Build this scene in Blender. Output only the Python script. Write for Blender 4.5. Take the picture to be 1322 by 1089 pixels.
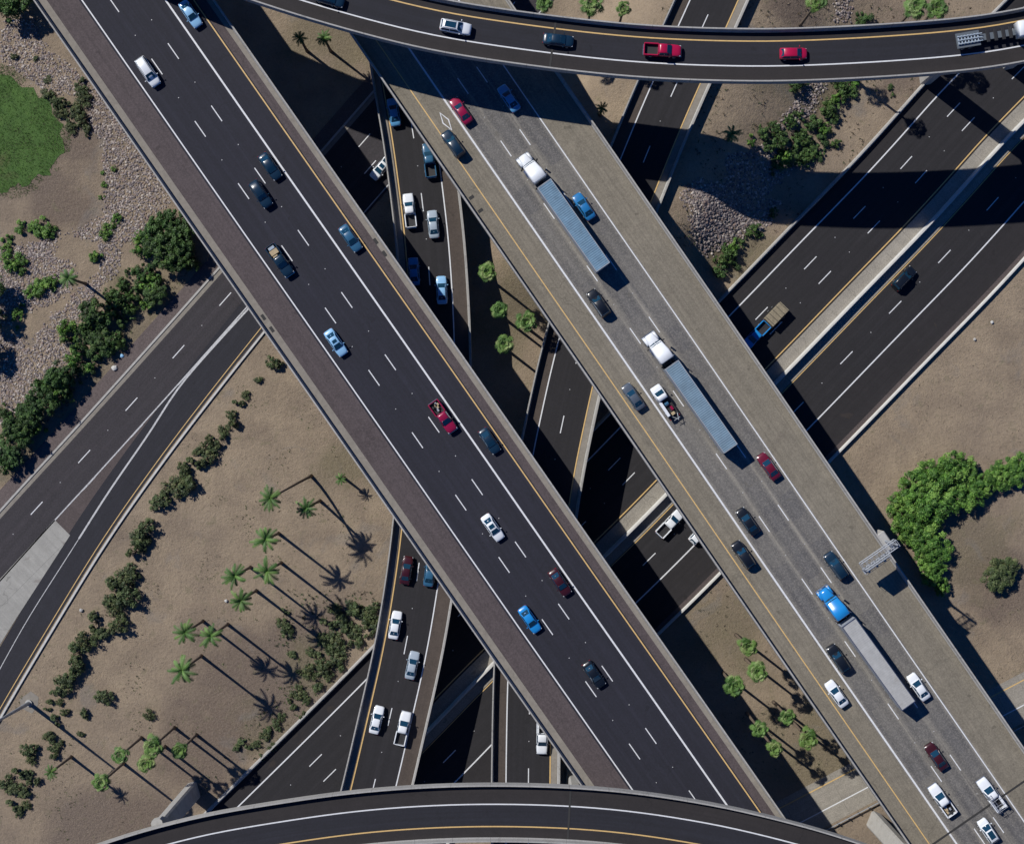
import bpy, bmesh, math, random
from mathutils import Vector, Matrix, noise as mnoise
R = math.radians
random.seed(7)
# ---------------------------------------------------------------- camera, sky, sun
for o in list(bpy.data.objects): bpy.data.objects.remove(o)
SC = bpy.context.scene
COL = SC.collection
D, PPM, CX, CY = 230.0, 7.44, 661.0, 544.5      # camera height, pixels per metre on the ground, point under the camera
cam_d = bpy.data.cameras.new('camera'); cam = bpy.data.objects.new('camera', cam_d); COL.objects.link(cam)
cam.location = (0, 0, D); cam.rotation_euler = (0, 0, 0)
cam_d.sensor_width = 36; cam_d.lens = 36 * D / (1322 / PPM); cam_d.clip_end = 6000; cam_d.clip_start = 1
SC.camera = cam
AZ = R(37.6); EL = R(42.8)                        # shadows fall to the right and down
W = bpy.data.worlds.new('World'); SC.world = W; W.use_nodes = True
nt = W.node_tree; sky = nt.nodes.new('ShaderNodeTexSky'); sky.sky_type = 'NISHITA'; sky.sun_disc = False
sky.sun_elevation = EL; sky.sun_rotation = math.atan2(-math.cos(AZ), math.sin(AZ))
sky.air_density = 1.3; sky.dust_density = 0.3; sky.ozone_density = 3.0
tint = nt.nodes.new('ShaderNodeMix'); tint.data_type = 'RGBA'; tint.blend_type = 'MULTIPLY'; tint.inputs[0].default_value = 1; tint.inputs[7].default_value = (.12, .62, 1.5, 1)
nt.links.new(sky.outputs[0], tint.inputs[6]); nt.links.new(tint.outputs[2], nt.nodes['Background'].inputs[0]); nt.nodes['Background'].inputs[1].default_value = 0.036
sd = bpy.data.lights.new('sun', 'SUN'); sun = bpy.data.objects.new('sun', sd); COL.objects.link(sun)
sd.energy = 4.8; sd.angle = R(0.5); sd.color = (1, .955, .89)
sun.rotation_euler = Vector((math.cos(AZ)*math.cos(EL), -math.sin(AZ)*math.cos(EL), -math.sin(EL))).to_track_quat('-Z', 'Y').to_euler()
sun.location = (-150, 120, 260)
SC.view_settings.view_transform = 'Standard'; SC.view_settings.look = 'None'; SC.view_settings.exposure = -0.08
SC.view_settings.gamma = 1

def at(px, py, z=0.0):
    k = (D - z) / D / PPM
    return Vector(((px - CX) * k, -(py - CY) * k, z))
def topx(x, y, z=0.0):
    k = (D - z) / D / PPM
    return (x / k + CX, -y / k + CY)

# ---------------------------------------------------------------- tagging helpers
def tag(o, label=None, cat=None, group=None, kind=None):
    if label: o['label'] = label
    if cat: o['category'] = cat
    if group: o['group'] = group
    if kind: o['kind'] = kind
    return o
def link(o, parent=None):
    COL.objects.link(o)
    if parent: o.parent = parent
    return o
def empty(name, loc=(0, 0, 0), rz=0.0):
    o = bpy.data.objects.new(name, None); o.empty_display_size = .5; o.location = loc; o.rotation_euler = (0, 0, rz)
    return link(o)
def mesh(name, verts, faces, mats, fm=None, uvs=None, smooth=False):
    me = bpy.data.meshes.new(name); me.from_pydata([tuple(v) for v in verts], [], faces)
    for m in (mats if isinstance(mats, (list, tuple)) else [mats]): me.materials.append(m)
    if fm: me.polygons.foreach_set('material_index', fm)
    if uvs:
        l = me.uv_layers.new(name='uv')
        buf = []
        for f in faces:
            for i in f: buf += [uvs[i][0], uvs[i][1]]
        l.data.foreach_set('uv', buf)
    if smooth: me.polygons.foreach_set('use_smooth', [True] * len(me.polygons))
    me.update(); return me
def obj(name, me, parent=None, loc=None):
    o = bpy.data.objects.new(name, me)
    if loc is not None: o.location = loc
    return link(o, parent)
def copy_tree(o, parent=None):
    c = o.copy(); COL.objects.link(c); c.parent = parent
    for ch in list(o.children): copy_tree(ch, c)
    return c
ORD = ('first second third fourth fifth sixth seventh eighth ninth tenth eleventh twelfth thirteenth fourteenth fifteenth sixteenth seventeenth '
       'eighteenth nineteenth twentieth').split() + ['twenty-' + a for a in 'first second third fourth fifth sixth seventh eighth ninth'.split()] + \
      [w for t, f in (('thirty', 'thirtieth'), ('forty', 'fortieth'), ('fifty', 'fiftieth')) for w in [f] + [t + '-' + a for a in 'first second third fourth fifth sixth seventh eighth ninth'.split()]]

# ---------------------------------------------------------------- materials
MATS = {}
class NB:
    def __init__(s, name):
        s.m = bpy.data.materials.new(name); s.m.use_nodes = True; s.t = s.m.node_tree
        s.b = s.t.nodes['Principled BSDF']; s.co = None
    def n(s, ty, **kw):
        x = s.t.nodes.new(ty)
        for k, v in kw.items(): setattr(x, k, v)
        return x
    def l(s, a, b): s.t.links.new(a, b)
    def pos(s):
        if not s.co: s.co = s.n('ShaderNodeNewGeometry').outputs['Position']
        return s.co
    def noise(s, scale, detail=4, vec=None, rough=.6, dist=0):
        x = s.n('ShaderNodeTexNoise'); x.inputs['Scale'].default_value = scale; x.inputs['Detail'].default_value = detail
        x.inputs['Roughness'].default_value = rough; x.inputs['Distortion'].default_value = dist
        s.l(vec or s.pos(), x.inputs['Vector']); return x.outputs['Fac']
    def ramp(s, fac, a, b, ca=0.0, cb=1.0):
        x = s.n('ShaderNodeMapRange'); x.inputs[1].default_value = a; x.inputs[2].default_value = b
        x.inputs[3].default_value = ca; x.inputs[4].default_value = cb; s.l(fac, x.inputs[0]); return x.outputs[0]
    def mix(s, f, a, b, blend='MIX'):
        x = s.n('ShaderNodeMix', data_type='RGBA', blend_type=blend)
        if isinstance(f, float): x.inputs[0].default_value = f
        else: s.l(f, x.inputs[0])
        for i, c in ((6, a), (7, b)):
            if isinstance(c, tuple): x.inputs[i].default_value = (*c, 1)
            else: s.l(c, x.inputs[i])
        return x.outputs[2]
    def math(s, op, a, b=None):
        x = s.n('ShaderNodeMath', operation=op)
        for i, c in ((0, a), (1, b)):
            if c is None: continue
            if isinstance(c, (int, float)): x.inputs[i].default_value = c
            else: s.l(c, x.inputs[i])
        return x.outputs[0]
    def out(s, col, rough=.8, bump=None, bs=.3, bd=.05):
        if isinstance(col, tuple): s.b.inputs['Base Color'].default_value = (*col, 1)
        else: s.l(col, s.b.inputs['Base Color'])
        s.b.inputs['Roughness'].default_value = rough
        if bump is not None:
            x = s.n('ShaderNodeBump'); x.inputs['Strength'].default_value = bs; x.inputs['Distance'].default_value = bd
            s.l(bump, x.inputs['Height']); s.l(x.outputs[0], s.b.inputs['Normal'])
        return s.m
def mul(c, k): return tuple(x * k for x in c)

def road_mat(name, c, dark=None, tracks=0.0, lane0=0.0, joints=0.0, jdark=.6, mott=.25, speck=.25, blot=None, cell=0.0, streak=.55):
    """asphalt or concrete; uv = metres across, metres along"""
    b = NB(name); uv = b.n('ShaderNodeUVMap'); uv.uv_map = 'uv'
    sep = b.n('ShaderNodeSeparateXYZ'); b.l(uv.outputs[0], sep.inputs[0])
    U, V = sep.outputs[0], sep.outputs[1]
    fine = b.noise(4.5, 4, rough=.9); mid = b.noise(.55, 6); big = b.noise(.07, 3)
    col = b.mix(b.ramp(mid, .3, .7), mul(c, 1 - mott), mul(c, 1 + mott))
    col = b.mix(b.ramp(big, .35, .65, 0, .5), col, mul(c, .78))
    # streaks running along the road
    mp = b.n('ShaderNodeMapping'); mp.inputs['Scale'].default_value = (2.2, .035, 1); b.l(uv.outputs[0], mp.inputs[0])
    st = b.noise(1.0, 5, mp.outputs[0])
    col = b.mix(b.ramp(st, .40, .64, 0, streak), col, mul(dark or c, .72))
    if tracks:
        # two wheel paths per 3.66 m lane
        w = b.math('SINE', b.math('ADD', b.math('MULTIPLY', b.math('SUBTRACT', U, lane0), 2 * math.pi / 1.83), -math.pi / 2))
        w = b.math('MULTIPLY', b.ramp(w, -.7, .7, 0, tracks), b.ramp(b.noise(.06, 3), .3, .6, .25, 1))
        lf = b.math('FRACT', b.math('DIVIDE', b.math('SUBTRACT', U, lane0), 3.66)); lf = b.math('MULTIPLY', b.ramp(b.math('ABSOLUTE', b.math('SUBTRACT', lf, .5)), .5, .3, 0, 1), tracks * .88)
        col = b.mix(lf, col, mul(dark or c, 1.0)); col = b.mix(w, col, mul(dark or c, .78))
    if joints:
        f = b.math('FRACT', b.math('DIVIDE', V, joints))
        col = b.mix(b.math('MULTIPLY', b.math('LESS_THAN', f, .07 / joints), jdark), col, mul(c, .3))
    if cell:
        # long saw cuts and per panel tone
        mp2 = b.n('ShaderNodeMapping'); mp2.inputs['Scale'].default_value = (1 / 3.66, 1 / 4.6, 1); b.l(uv.outputs[0], mp2.inputs[0])
        fl = b.n('ShaderNodeVectorMath', operation='FLOOR'); b.l(mp2.outputs[0], fl.inputs[0])
        wn = b.n('ShaderNodeTexWhiteNoise'); b.l(fl.outputs[0], wn.inputs[0])
        col = b.mix(b.ramp(wn.outputs[0], 0, 1, 0, cell), col, mul(c, .72))
    if blot:
        v = b.noise(.32, 2, dist=.6)
        col = b.mix(b.ramp(v, .66, .72, 0, .35), col, blot)
    col = b.mix(b.ramp(fine, .45, .7, 0, speck * 2.4), col, mul(c, 1.7)); col = b.mix(b.ramp(fine, .5, .32, 0, speck * 1.8), col, mul(c, .6))
    ck = b.n('ShaderNodeTexVoronoi', feature='DISTANCE_TO_EDGE'); ck.inputs['Scale'].default_value = .11
    wv = b.n('ShaderNodeVectorMath', operation='ADD'); nz = b.n('ShaderNodeTexNoise'); nz.inputs['Scale'].default_value = .5; b.l(b.pos(), nz.inputs['Vector'])
    nv = b.n('ShaderNodeVectorMath', operation='SCALE'); nv.inputs['Scale'].default_value = 3.0; b.l(nz.outputs['Color'], nv.inputs[0]); b.l(b.pos(), wv.inputs[0]); b.l(nv.outputs[0], wv.inputs[1]); b.l(wv.outputs[0], ck.inputs['Vector'])
    cm = b.math('MULTIPLY', b.math('LESS_THAN', ck.outputs['Distance'], .010), b.ramp(big, .45, .6, 0, .32))
    col = b.mix(cm, col, mul(c, .35))
    v2 = b.n('ShaderNodeTexVoronoi'); v2.inputs['Scale'].default_value = .22; b.l(wv.outputs[0], v2.inputs['Vector'])
    col = b.mix(b.math('MULTIPLY', b.math('LESS_THAN', v2.outputs['Distance'], .07), .55), col, mul(c, .45))
    vo = b.n('ShaderNodeTexVoronoi'); vo.inputs['Scale'].default_value = .9; b.l(b.pos(), vo.inputs['Vector'])
    col = b.mix(b.math('MULTIPLY', b.math('LESS_THAN', vo.outputs['Distance'], .03), .3), col, mul(c, 2.5))
    return b.out(col, .88, fine, .25, .02)

def flat_mat(name, c, rough=.6, var=.12, scale=1.5, metal=0.0, coat=0.0, stain=None, bump=0.0):
    if name in MATS: return MATS[name]
    b = NB(name); n1 = b.noise(scale, 5); n2 = b.noise(scale * 7, 3)
    col = b.mix(b.ramp(n1, .3, .7), mul(c, 1 - var), mul(c, 1 + var))
    col = b.mix(b.ramp(n2, .4, .7, 0, .4), col, mul(c, 1 - var))
    if stain: col = b.mix(b.ramp(b.noise(scale * .5, 6, dist=.4), .55, .72, 0, .6), col, stain)
    m = b.out(col, rough, n2 if bump else None, bump, .03)
    b.b.inputs['Metallic'].default_value = metal; b.b.inputs['Coat Weight'].default_value = coat
    b.b.inputs['Coat Roughness'].default_value = .06
    MATS[name] = m; return m

M_lineW = flat_mat('white_line', (.68, .70, .72), .6, .12, 3, stain=(.5, .5, .5))
M_lineW2 = flat_mat('worn_white_line', (.50, .51, .52), .6, .25, 3, stain=(.2, .2, .2))
M_lineY = flat_mat('yellow_line', (.62, .42, .17), .6, .12, 3, stain=(.4, .28, .12))
M_conc = flat_mat('barrier_concrete', (.40, .395, .375), .85, .12, 1.2, stain=(.23, .215, .19), bump=.3)
M_concD = flat_mat('girder_concrete', (.30, .285, .26), .9, .15, .6, stain=(.17, .16, .15), bump=.3)
M_gutter = flat_mat('gutter_concrete', (.235, .215, .185), .9, .15, 1.5, stain=(.15, .135, .12), bump=.3)
M_joint = flat_mat('joint_rubber', (.03, .03, .03), .8)
M_white_conc = flat_mat('white_concrete', (.52, .52, .50), .85, .1, 1.0, stain=(.32, .31, .29))
M_par = road_mat('parapet_concrete', (.36, .355, .34), joints=6.1, jdark=.7, mott=.14, speck=.14, blot=(.22, .21, .19))
M_Alane = road_mat('asphalt_lanes_blue_black', (.0190, .0196, .0315), dark=(.013, .0138, .022), streak=.75, tracks=.35, lane0=6.3, mott=.16, speck=.16)
M_Ashld = road_mat('asphalt_shoulder_brown', (.078, .062, .064), dark=(.06, .048, .050), mott=.2, speck=.3, blot=(.055, .042, .042))
M_Blane = road_mat('concrete_lanes_worn', (.255, .238, .205), dark=(.080, .080, .088), streak=.9, tracks=1.0, lane0=6.5, joints=4.6, jdark=.22, mott=.2, speck=.2, cell=.4, blot=(.10, .095, .09))
M_Bshld = road_mat('concrete_shoulder_tan', (.205, .183, .142), dark=(.14, .124, .10), joints=4.6, jdark=.22, mott=.22, speck=.22, cell=.35, blot=(.13, .11, .09))
M_Clane = road_mat('asphalt_ramp_dark', (.0172, .0182, .0265), dark=(.013, .013, .018), streak=.7, tracks=.3, lane0=1.8, mott=.18, speck=.16)
M_Cshld = road_mat('asphalt_ramp_shoulder', (.023, .020, .021), mott=.2, speck=.16)
M_Mlane = road_mat('asphalt_connector', (.0195, .0185, .022), dark=(.014, .0135, .016), streak=.7, tracks=.35, lane0=1.6, mott=.2, speck=.16)
M_Mshld = road_mat('connector_shoulder_brown', (.070, .055, .046), mott=.2, speck=.2)
M_Llane = road_mat('freeway_asphalt', (.0200, .0190, .0220), dark=(.0135, .013, .0155), streak=.75, tracks=.35, lane0=.4, mott=.22, speck=.18)
M_Lshld = road_mat('freeway_shoulder', (.0195, .0175, .0195), dark=(.015, .0135, .015), mott=.25, speck=.16, blot=(.05, .036, .026))
M_Lmed = road_mat('median_concrete', (.27, .25, .215), joints=4.6, mott=.2, speck=.25)
M_Flane = road_mat('frontage_asphalt', (.043, .038, .044), dark=(.029, .027, .031), streak=.7, tracks=.5, lane0=.6, mott=.2, speck=.25, blot=(.042, .037, .038))
M_Fgore = road_mat('gore_asphalt_brown', (.078, .062, .060), mott=.2, speck=.3)
M_F2 = road_mat('ramp_asphalt_new', (.022, .0225, .030), dark=(.016, .016, .022), tracks=.3, lane0=0, mott=.25, speck=.2)
M_gorec = road_mat('gore_concrete', (.34, .335, .31), joints=4.4, jdark=.5, mott=.15, speck=.08, blot=(.13, .095, .085))
M_walk = road_mat('sidewalk_brown', (.108, .086, .082), mott=.22, speck=.35)
M_glass = flat_mat('car_glass', (.010, .045, .085), .08, .02, coat=.3)  # blue sky reflection is put into the glass base colour
M_tyre = flat_mat('tyre_rubber', (.02, .02, .02), .85)
M_rim = flat_mat('rim_alloy', (.35, .36, .38), .35, metal=.7)
M_trim = flat_mat('black_plastic', (.02, .02, .022), .6)
M_chrome = flat_mat('chrome', (.6, .62, .65), .2, metal=.9)
M_head = flat_mat('headlight_lens', (.55, .58, .6), .15, coat=.5)
M_tail = flat_mat('taillight_lens', (.25, .012, .015), .2, coat=.5)
M_steel = flat_mat('galvanised_steel', (.38, .41, .45), .5, metal=.3)
M_blueroof = flat_mat('trailer_roof_sky_tinted', (.125, .225, .32), .6, .22, .8, stain=(.085, .15, .23))  # pale roof; the sky it reflects is painted in as diffuse blue
M_blueroof2 = flat_mat('trailer_roof_sky_tinted_grey', (.15, .235, .31), .6, .2, .6, stain=(.11, .16, .22))  # greyer variant, reflected sky likewise painted into the colour
M_greyroof = flat_mat('trailer_roof_pale', (.38, .385, .38), .7, .12, 1.2, stain=(.27, .265, .25))
M_bluetrailer = flat_mat('trailer_side', (.30, .33, .37), .5)
M_wood = flat_mat('plywood', (.42, .33, .20), .8, .15, 2, stain=(.25, .19, .11))
def paint(name, c, rough=.28): return flat_mat('paint_' + name, c, rough, .03, 2, coat=.6)
PAINT = {'sky': paint('sky_blue', (.11, .33, .58)), 'deck_grey': paint('weathered_deck', (.10, .12, .14), .7), 'white': paint('white', (.76, .80, .84), .35), 'silver': paint('silver', (.36, .43, .50)), 'bluewhite': paint('shade_blue_white', (.26, .50, .76)),  # bluewhite: silver-white cars with the blue of shade put into the paint
         'blue': paint('blue', (.02, .17, .42)), 'steel': paint('steel_blue', (.035, .12, .22)), 'navy': paint('navy', (.008, .028, .055)),
         'black': paint('black', (.008, .011, .016)), 'red': paint('red', (.42, .008, .055)), 'maroon': paint('maroon', (.045, .008, .012)), 'darkred': paint('dark_red', (.13, .008, .025)),
         'brightblue': paint('bright_blue', (.015, .24, .62)), 'crimson': paint('crimson', (.27, .008, .05)), 'grey': paint('grey', (.08, .10, .13))}

# ---------------------------------------------------------------- paths
class Path:
    def __init__(s, pts, step=2.0, z=0.0):
        P = [at(p[0], p[1], p[2] if len(p) > 2 else z) for p in pts]
        Q = [P[0] * 2 - P[1]] + P + [P[-1] * 2 - P[-2]]
        out = []
        for i in range(1, len(Q) - 2):
            n = max(2, int((Q[i + 1] - Q[i]).length / step))
            for k in range(n):
                t = k / n; a, b, c, d = Q[i - 1], Q[i], Q[i + 1], Q[i + 2]
                out.append(.5 * ((2 * b) + (c - a) * t + (2 * a - 5 * b + 4 * c - d) * t * t + (3 * b - a - 3 * c + d) * t ** 3))
        out.append(P[-1])
        for _ in range(6):
            out = [out[0]] + [(out[i - 1] + out[i] * 2 + out[i + 1]) / 4 for i in range(1, len(out) - 1)] + [out[-1]]
        s.p = out; s.s = [0.0]
        for i in range(1, len(out)): s.s.append(s.s[-1] + (out[i] - out[i - 1]).length)
        s.L = s.s[-1]
        s.t = []
        for i in range(len(out)):
            v = out[min(i + 1, len(out) - 1)] - out[max(i - 1, 0)]; v.z = 0; s.t.append(v.normalized())
    def ev(s, q):
        q = min(max(q, 0), s.L - 1e-4)
        lo, hi = 0, len(s.s) - 1
        while hi - lo > 1:
            m = (lo + hi) // 2
            if s.s[m] <= q: lo = m
            else: hi = m
        f = (q - s.s[lo]) / (s.s[hi] - s.s[lo])
        return s.p[lo].lerp(s.p[hi], f), s.t[lo].lerp(s.t[hi], f).normalized()
    def pt(s, q, u, dz=0.0):
        p, t = s.ev(q); return Vector((p.x - t.y * u, p.y + t.x * u, p.z + dz))
    def proj(s, w):
        best = min(range(len(s.p)), key=lambda i: (s.p[i].x - w.x) ** 2 + (s.p[i].y - w.y) ** 2)
        t = s.t[best]; d = w - s.p[best]; return s.s[best] + d.x * t.x + d.y * t.y
    def side(s, w):
        best = min(range(len(s.p)), key=lambda i: (s.p[i].x - w.x) ** 2 + (s.p[i].y - w.y) ** 2)
        t = s.t[best]; d = w - s.p[best]; return -t.y * d.x + t.x * d.y
    def stations(s, a=0, b=None, step=2.5):
        b = s.L if b is None else b; n = max(1, int((b - a) / step)); return [a + (b - a) * i / n for i in range(n + 1)]

def sweep(path, prof, mats, pm=None, closed=False, a=0, b=None, step=2.5, smooth=False, name='sweep'):
    """profile [(u, z)] carried along the path"""
    st = path.stations(a, b, step); n = len(prof); V = []; UV = []; F = []; fm = []
    for q in st:
        for (u, z) in prof: V.append(path.pt(q, u, z)); UV.append((u, q))
    m = n if closed else n - 1
    for i in range(len(st) - 1):
        for j in range(m):
            k = (j + 1) % n
            F.append((i * n + j, (i + 1) * n + j, (i + 1) * n + k, i * n + k)); fm.append(pm[j] if pm else 0)
    if closed:
        F.append(tuple(range(n))); F.append(tuple(range((len(st) - 1) * n + n - 1, (len(st) - 1) * n - 1, -1))); fm += [pm[0] if pm else 0] * 2
    return mesh(name, V, F, mats, fm, UV, smooth)
def ribbon(path, u, w, mat, dz, a=0, b=None, name='lane_line'):
    return sweep(path, [(u + w / 2, dz), (u - w / 2, dz)], mat, a=a, b=b, name=name)
def dashes(path, u, w, mat, dz, s0, parent, off=None, period=12.19, ln=3.05, dots=True):
    """every painted dash and raised reflector in view is a part of its road"""
    q = s0 - math.floor(s0 / period) * period
    def quad(a, b, hw, z, nm, m):
        V = [path.pt(qq, uu, z) for (qq, uu) in ((a, u - hw), (b, u - hw), (b, u + hw), (a, u + hw))]
        me = mesh(nm, V, [(0, 1, 2, 3)], m, None, [(u, a)] * 4)
        if off is not None: me.transform(Matrix.Translation(off))
        obj(nm, me, parent)
    while q < path.L - ln:
        p = path.pt(q, u); px, py = topx(p.x, p.y, p.z)
        if -160 < px < 1480 and -160 < py < 1250:
            quad(q, q + ln, w / 2, dz, 'lane_dash', mat)
            if dots: quad(q + ln + 4.5, q + ln + 4.64, .07, dz + .02, 'reflector', M_lineW2)
        q += period

Z_HI, Z_TOP, Z_MID = 17.0, 25.0, 7.0
pA = Path([(46.6 - 360, 4 - 516), (46.6, 4), (245, 289), (434.5, 560), (621, 828), (746.5, 1007), (746.5 + 300, 1007 + 430)], z=Z_HI)
pB = Path([(490.5 - 420, 100 - 610), (490.5, 100), (640, 317), (794, 540), (984, 817), (1171.8, 1089), (1171.8 + 260, 1089 + 377)], z=Z_HI)
pC = Path([(1800, -120, 27), (1560, -48, 27), (1322, 12, 27), (1240, 25, 27), (1158, 32, 27), (1060, 37.5, 26.9), (972, 39.5, 26.7), (853, 36, 26.4), (750, 27, 26.2), (640, 12.5, 26), (565, 0, 26), (469, -24, 26), (342, -63, 26), (200, -118, 26), (60, -185, 26), (-150, -300, 26)])
pD = Path([(1500, 1270), (1300, 1165), (1116, 1087.5), (990, 1051), (906, 1033), (813, 1019), (733, 1012.5), (670, 1010.5), (600, 1010.5), (520, 1014), (440, 1021.4), (350, 1034.7), (266, 1049), (194.5, 1067), (130.5, 1087), (0, 1138), (-200, 1240)], z=Z_TOP)
pM = Path([(430, -250), (456, -80), (480, 101), (493, 170.5), (508, 285), (514, 350), (519, 450), (518, 560), (508.5, 660), (503, 713), (485, 825), (463, 922), (440, 1020), (405, 1150), (350, 1320)], z=Z_MID)
pN = Path([(1070, -420), (960, -200), (870, 0), (822, 105), (789, 184), (740, 310), (706.6, 419), (693, 472), (680, 531), (664, 610), (650, 710), (641, 800), (636.5, 870), (634, 1009), (634, 1150), (634, 1400)], z=Z_MID)
pL = Path([(1800, -325), (1322, 156), (1281, 199), (1201, 288), (1109.7, 382), (1017, 478), (861, 637), (813, 686), (633, 860), (560, 935), (460, 1035), (200, 1290)], z=0)
pF = Path([(900, -352), (589.7, -2), (283.7, 347), (93, 560), (13, 647), (-250, 940)], z=0)
pF2 = Path([(420, 330), (341, 427), (251.7, 540), (192, 620), (133, 705), (57, 829), (0, 925.5), (-60, 1035), (-150, 1220)], z=0)

# ---------------------------------------------------------------- terrain
nN = [p for p in pN.p]
def seg_d(path, x, y):
    return min(math.hypot(p.x - x, p.y - y) for p in path.p[::2])
def sm(t): t = min(max(t, 0), 1); return t * t * (3 - 2 * t)
def gz(x, y):
    px, py = topx(x, y)
    if py > 460 or px < 560 or px > 1330: base = 0
    else:
        ct = pN.p; best = min(((p.x + 5.2 - x) ** 2 + (p.y - 2 - y) ** 2) for p in ct[::2]) ** .5
        dL = max(0, -pL.side(Vector((x, y, 0))) - 16.8)
        dF = max(0, pF.side(Vector((x, y, 0))) - 14)
        base = 6.5 * sm(1 - (best - 6.6) / 24) * sm(dL / 15) * sm(dF / 16) * sm((440 - py) / 150)
        base = min(base, 6.5)
    return base
TINT_DARK = [(330, 880, 95), (400, 830, 75), (270, 960, 80), (170, 1060, 70), (110, 1070, 50), (1180, 70, 70), (1010, 20, 40), (1290, 760, 60), (90, 190, 40), (60, 260, 60)]
TINT_DRY = [(440, 45, 60), (660, 400, 70), (1050, 960, 80), (940, 820, 70), (950, 320, 50), (190, 370, 40), (160, 430, 40), (110, 500, 40), (60, 540, 40), (20, 590, 40), (1040, 110, 60), (400, 860, 45), (330, 950, 40), (1250, 700, 60), (470, 600, 60)]
def soft(px, py, L):
    v = 0
    w = mnoise.noise_vector(Vector((px * .018, py * .018, 3))) * 42 + mnoise.noise_vector(Vector((px * .07, py * .07, 9))) * 14
    px += w[0]; py += w[1]
    for (x, y, r) in L:
        d = math.hypot(px - x, py - y) / r
        if d < 1.6: v = max(v, 1 - sm((d - .1) / 1.5))
    return v
def build_ground():
    def axis(lo, hi, st):
        far = [1500, 900, 550, 350, 240, 180, 150]
        a = [-f for f in far if -f < lo - 8]; n = int((hi - lo) / st)
        a += [lo + (hi - lo) * i / n for i in range(n + 1)]; a += [f for f in reversed(far) if f > hi + 8]; return a
    X = axis(-100, 100, 1.25); Y = axis(-85, 90, 1.25); V = []; F = []
    for y in Y:
        for x in X:
            z = gz(x, y) if abs(x) < 101 and abs(y) < 91 else 0
            V.append((x, y, z))
    n = len(X)
    for j in range(len(Y) - 1):
        for i in range(n - 1): F.append((j * n + i, j * n + i + 1, (j + 1) * n + i + 1, (j + 1) * n + i))
    b = NB('dry_desert_soil')
    t1 = b.noise(.035, 4); t2 = b.noise(.18, 7, dist=.3); t3 = b.noise(1.4, 6, rough=.75); t4 = b.noise(3.2, 4, rough=.95)
    col = b.mix(b.ramp(t2, .3, .7), (.212, .165, .118), (.345, .272, .188))
    at_ = b.n('ShaderNodeAttribute'); at_.attribute_name = 'tint'; sp_ = b.n('ShaderNodeSeparateColor'); b.l(at_.outputs['Color'], sp_.inputs[0])
    nm_ = b.ramp(b.math('ADD', sp_.outputs[0], b.math('MULTIPLY', b.math('SUBTRACT', t2, .5), 1.6)), .25, .8)
    col = b.mix(b.math('MULTIPLY', nm_, .85), col, b.mix(b.ramp(t3, .3, .7), (.100, .074, .060), (.165, .125, .098)))
    nm2 = b.ramp(b.math('ADD', sp_.outputs[1], b.math('MULTIPLY', b.math('SUBTRACT', t2, .5), 1.6)), .25, .8)
    col = b.mix(b.math('MULTIPLY', nm2, .75), col, b.mix(b.ramp(t3, .3, .7), (.12, .105, .06), (.17, .145, .085)))
    col = b.mix(b.ramp(t1, .5, .66, 0, .4), col, (.15, .12, .10))
    col = b.mix(b.ramp(t3, .55, .75, 0, .6), col, (.085, .074, .055))
    col = b.mix(b.ramp(b.noise(.5, 5, dist=.5), .58, .7, 0, .45), col, (.15, .14, .075))
    col = b.mix(b.ramp(b.noise(.12, 5, dist=.8), .6, .7, 0, .4), col, (.17, .165, .16))
    col = b.mix(b.ramp(t4, .45, .7, 0, .5), col, (.38, .31, .24))
    col = b.mix(b.ramp(b.noise(1.9, 5, rough=.9, dist=.6), .54, .72, 0, .7), col, (.105, .082, .055))
    hh = b.math('ADD', t4, b.math('MULTIPLY', t3, 2))
    m = b.out(col, .95, hh, .8, .16)
    me = mesh('ground', V, F, m, smooth=True); ca = me.attributes.new('tint', 'FLOAT_COLOR', 'POINT')
    buf = []
    for v in V:
        r_ = g_ = 0.0
        if abs(v[0]) < 101 and abs(v[1]) < 91:
            px, py = topx(v[0], v[1]); r_ = soft(px, py, TINT_DARK); g_ = soft(px, py, TINT_DRY)
        buf += [r_, g_, 0, 1]
    ca.data.foreach_set('color', buf)
    tag(obj('ground', me), kind='structure')
build_ground()

def patch(name, pts, mat, z, jag=0.0, seed=1, sub=3.0):
    """flat polygon sheet lying on the ground, edge optionally ragged (points in photo space)"""
    rnd = random.Random(seed); P = [at(*p) for p in pts]; out = []
    for i in range(len(P)):
        a, b = P[i], P[(i + 1) % len(P)]; n = max(1, int((b - a).length / sub)) if jag else 1
        for k in range(n):
            p = a.lerp(b, k / n)
            if jag: p = p + Vector((rnd.uniform(-jag, jag), rnd.uniform(-jag, jag), 0))
            out.append((p.x, p.y, z))
    me = bpy.data.meshes.new(name); bm = bmesh.new(); f = bm.faces.new([bm.verts.new(v) for v in out])
    bmesh.ops.triangulate(bm, faces=[f]); uvl = bm.loops.layers.uv.new('uv')
    for f in bm.faces:
        if f.normal.z < 0: f.normal_flip()
        for l in f.loops: l[uvl].uv = (l.vert.co.x * .7 + l.vert.co.y * .7, -l.vert.co.x * .7 + l.vert.co.y * .7)
    bm.to_mesh(me); bm.free(); me.materials.append(mat); return obj(name, me)

# ground level roads ------------------------------------------------------
def k0(px): return px / PPM
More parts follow.
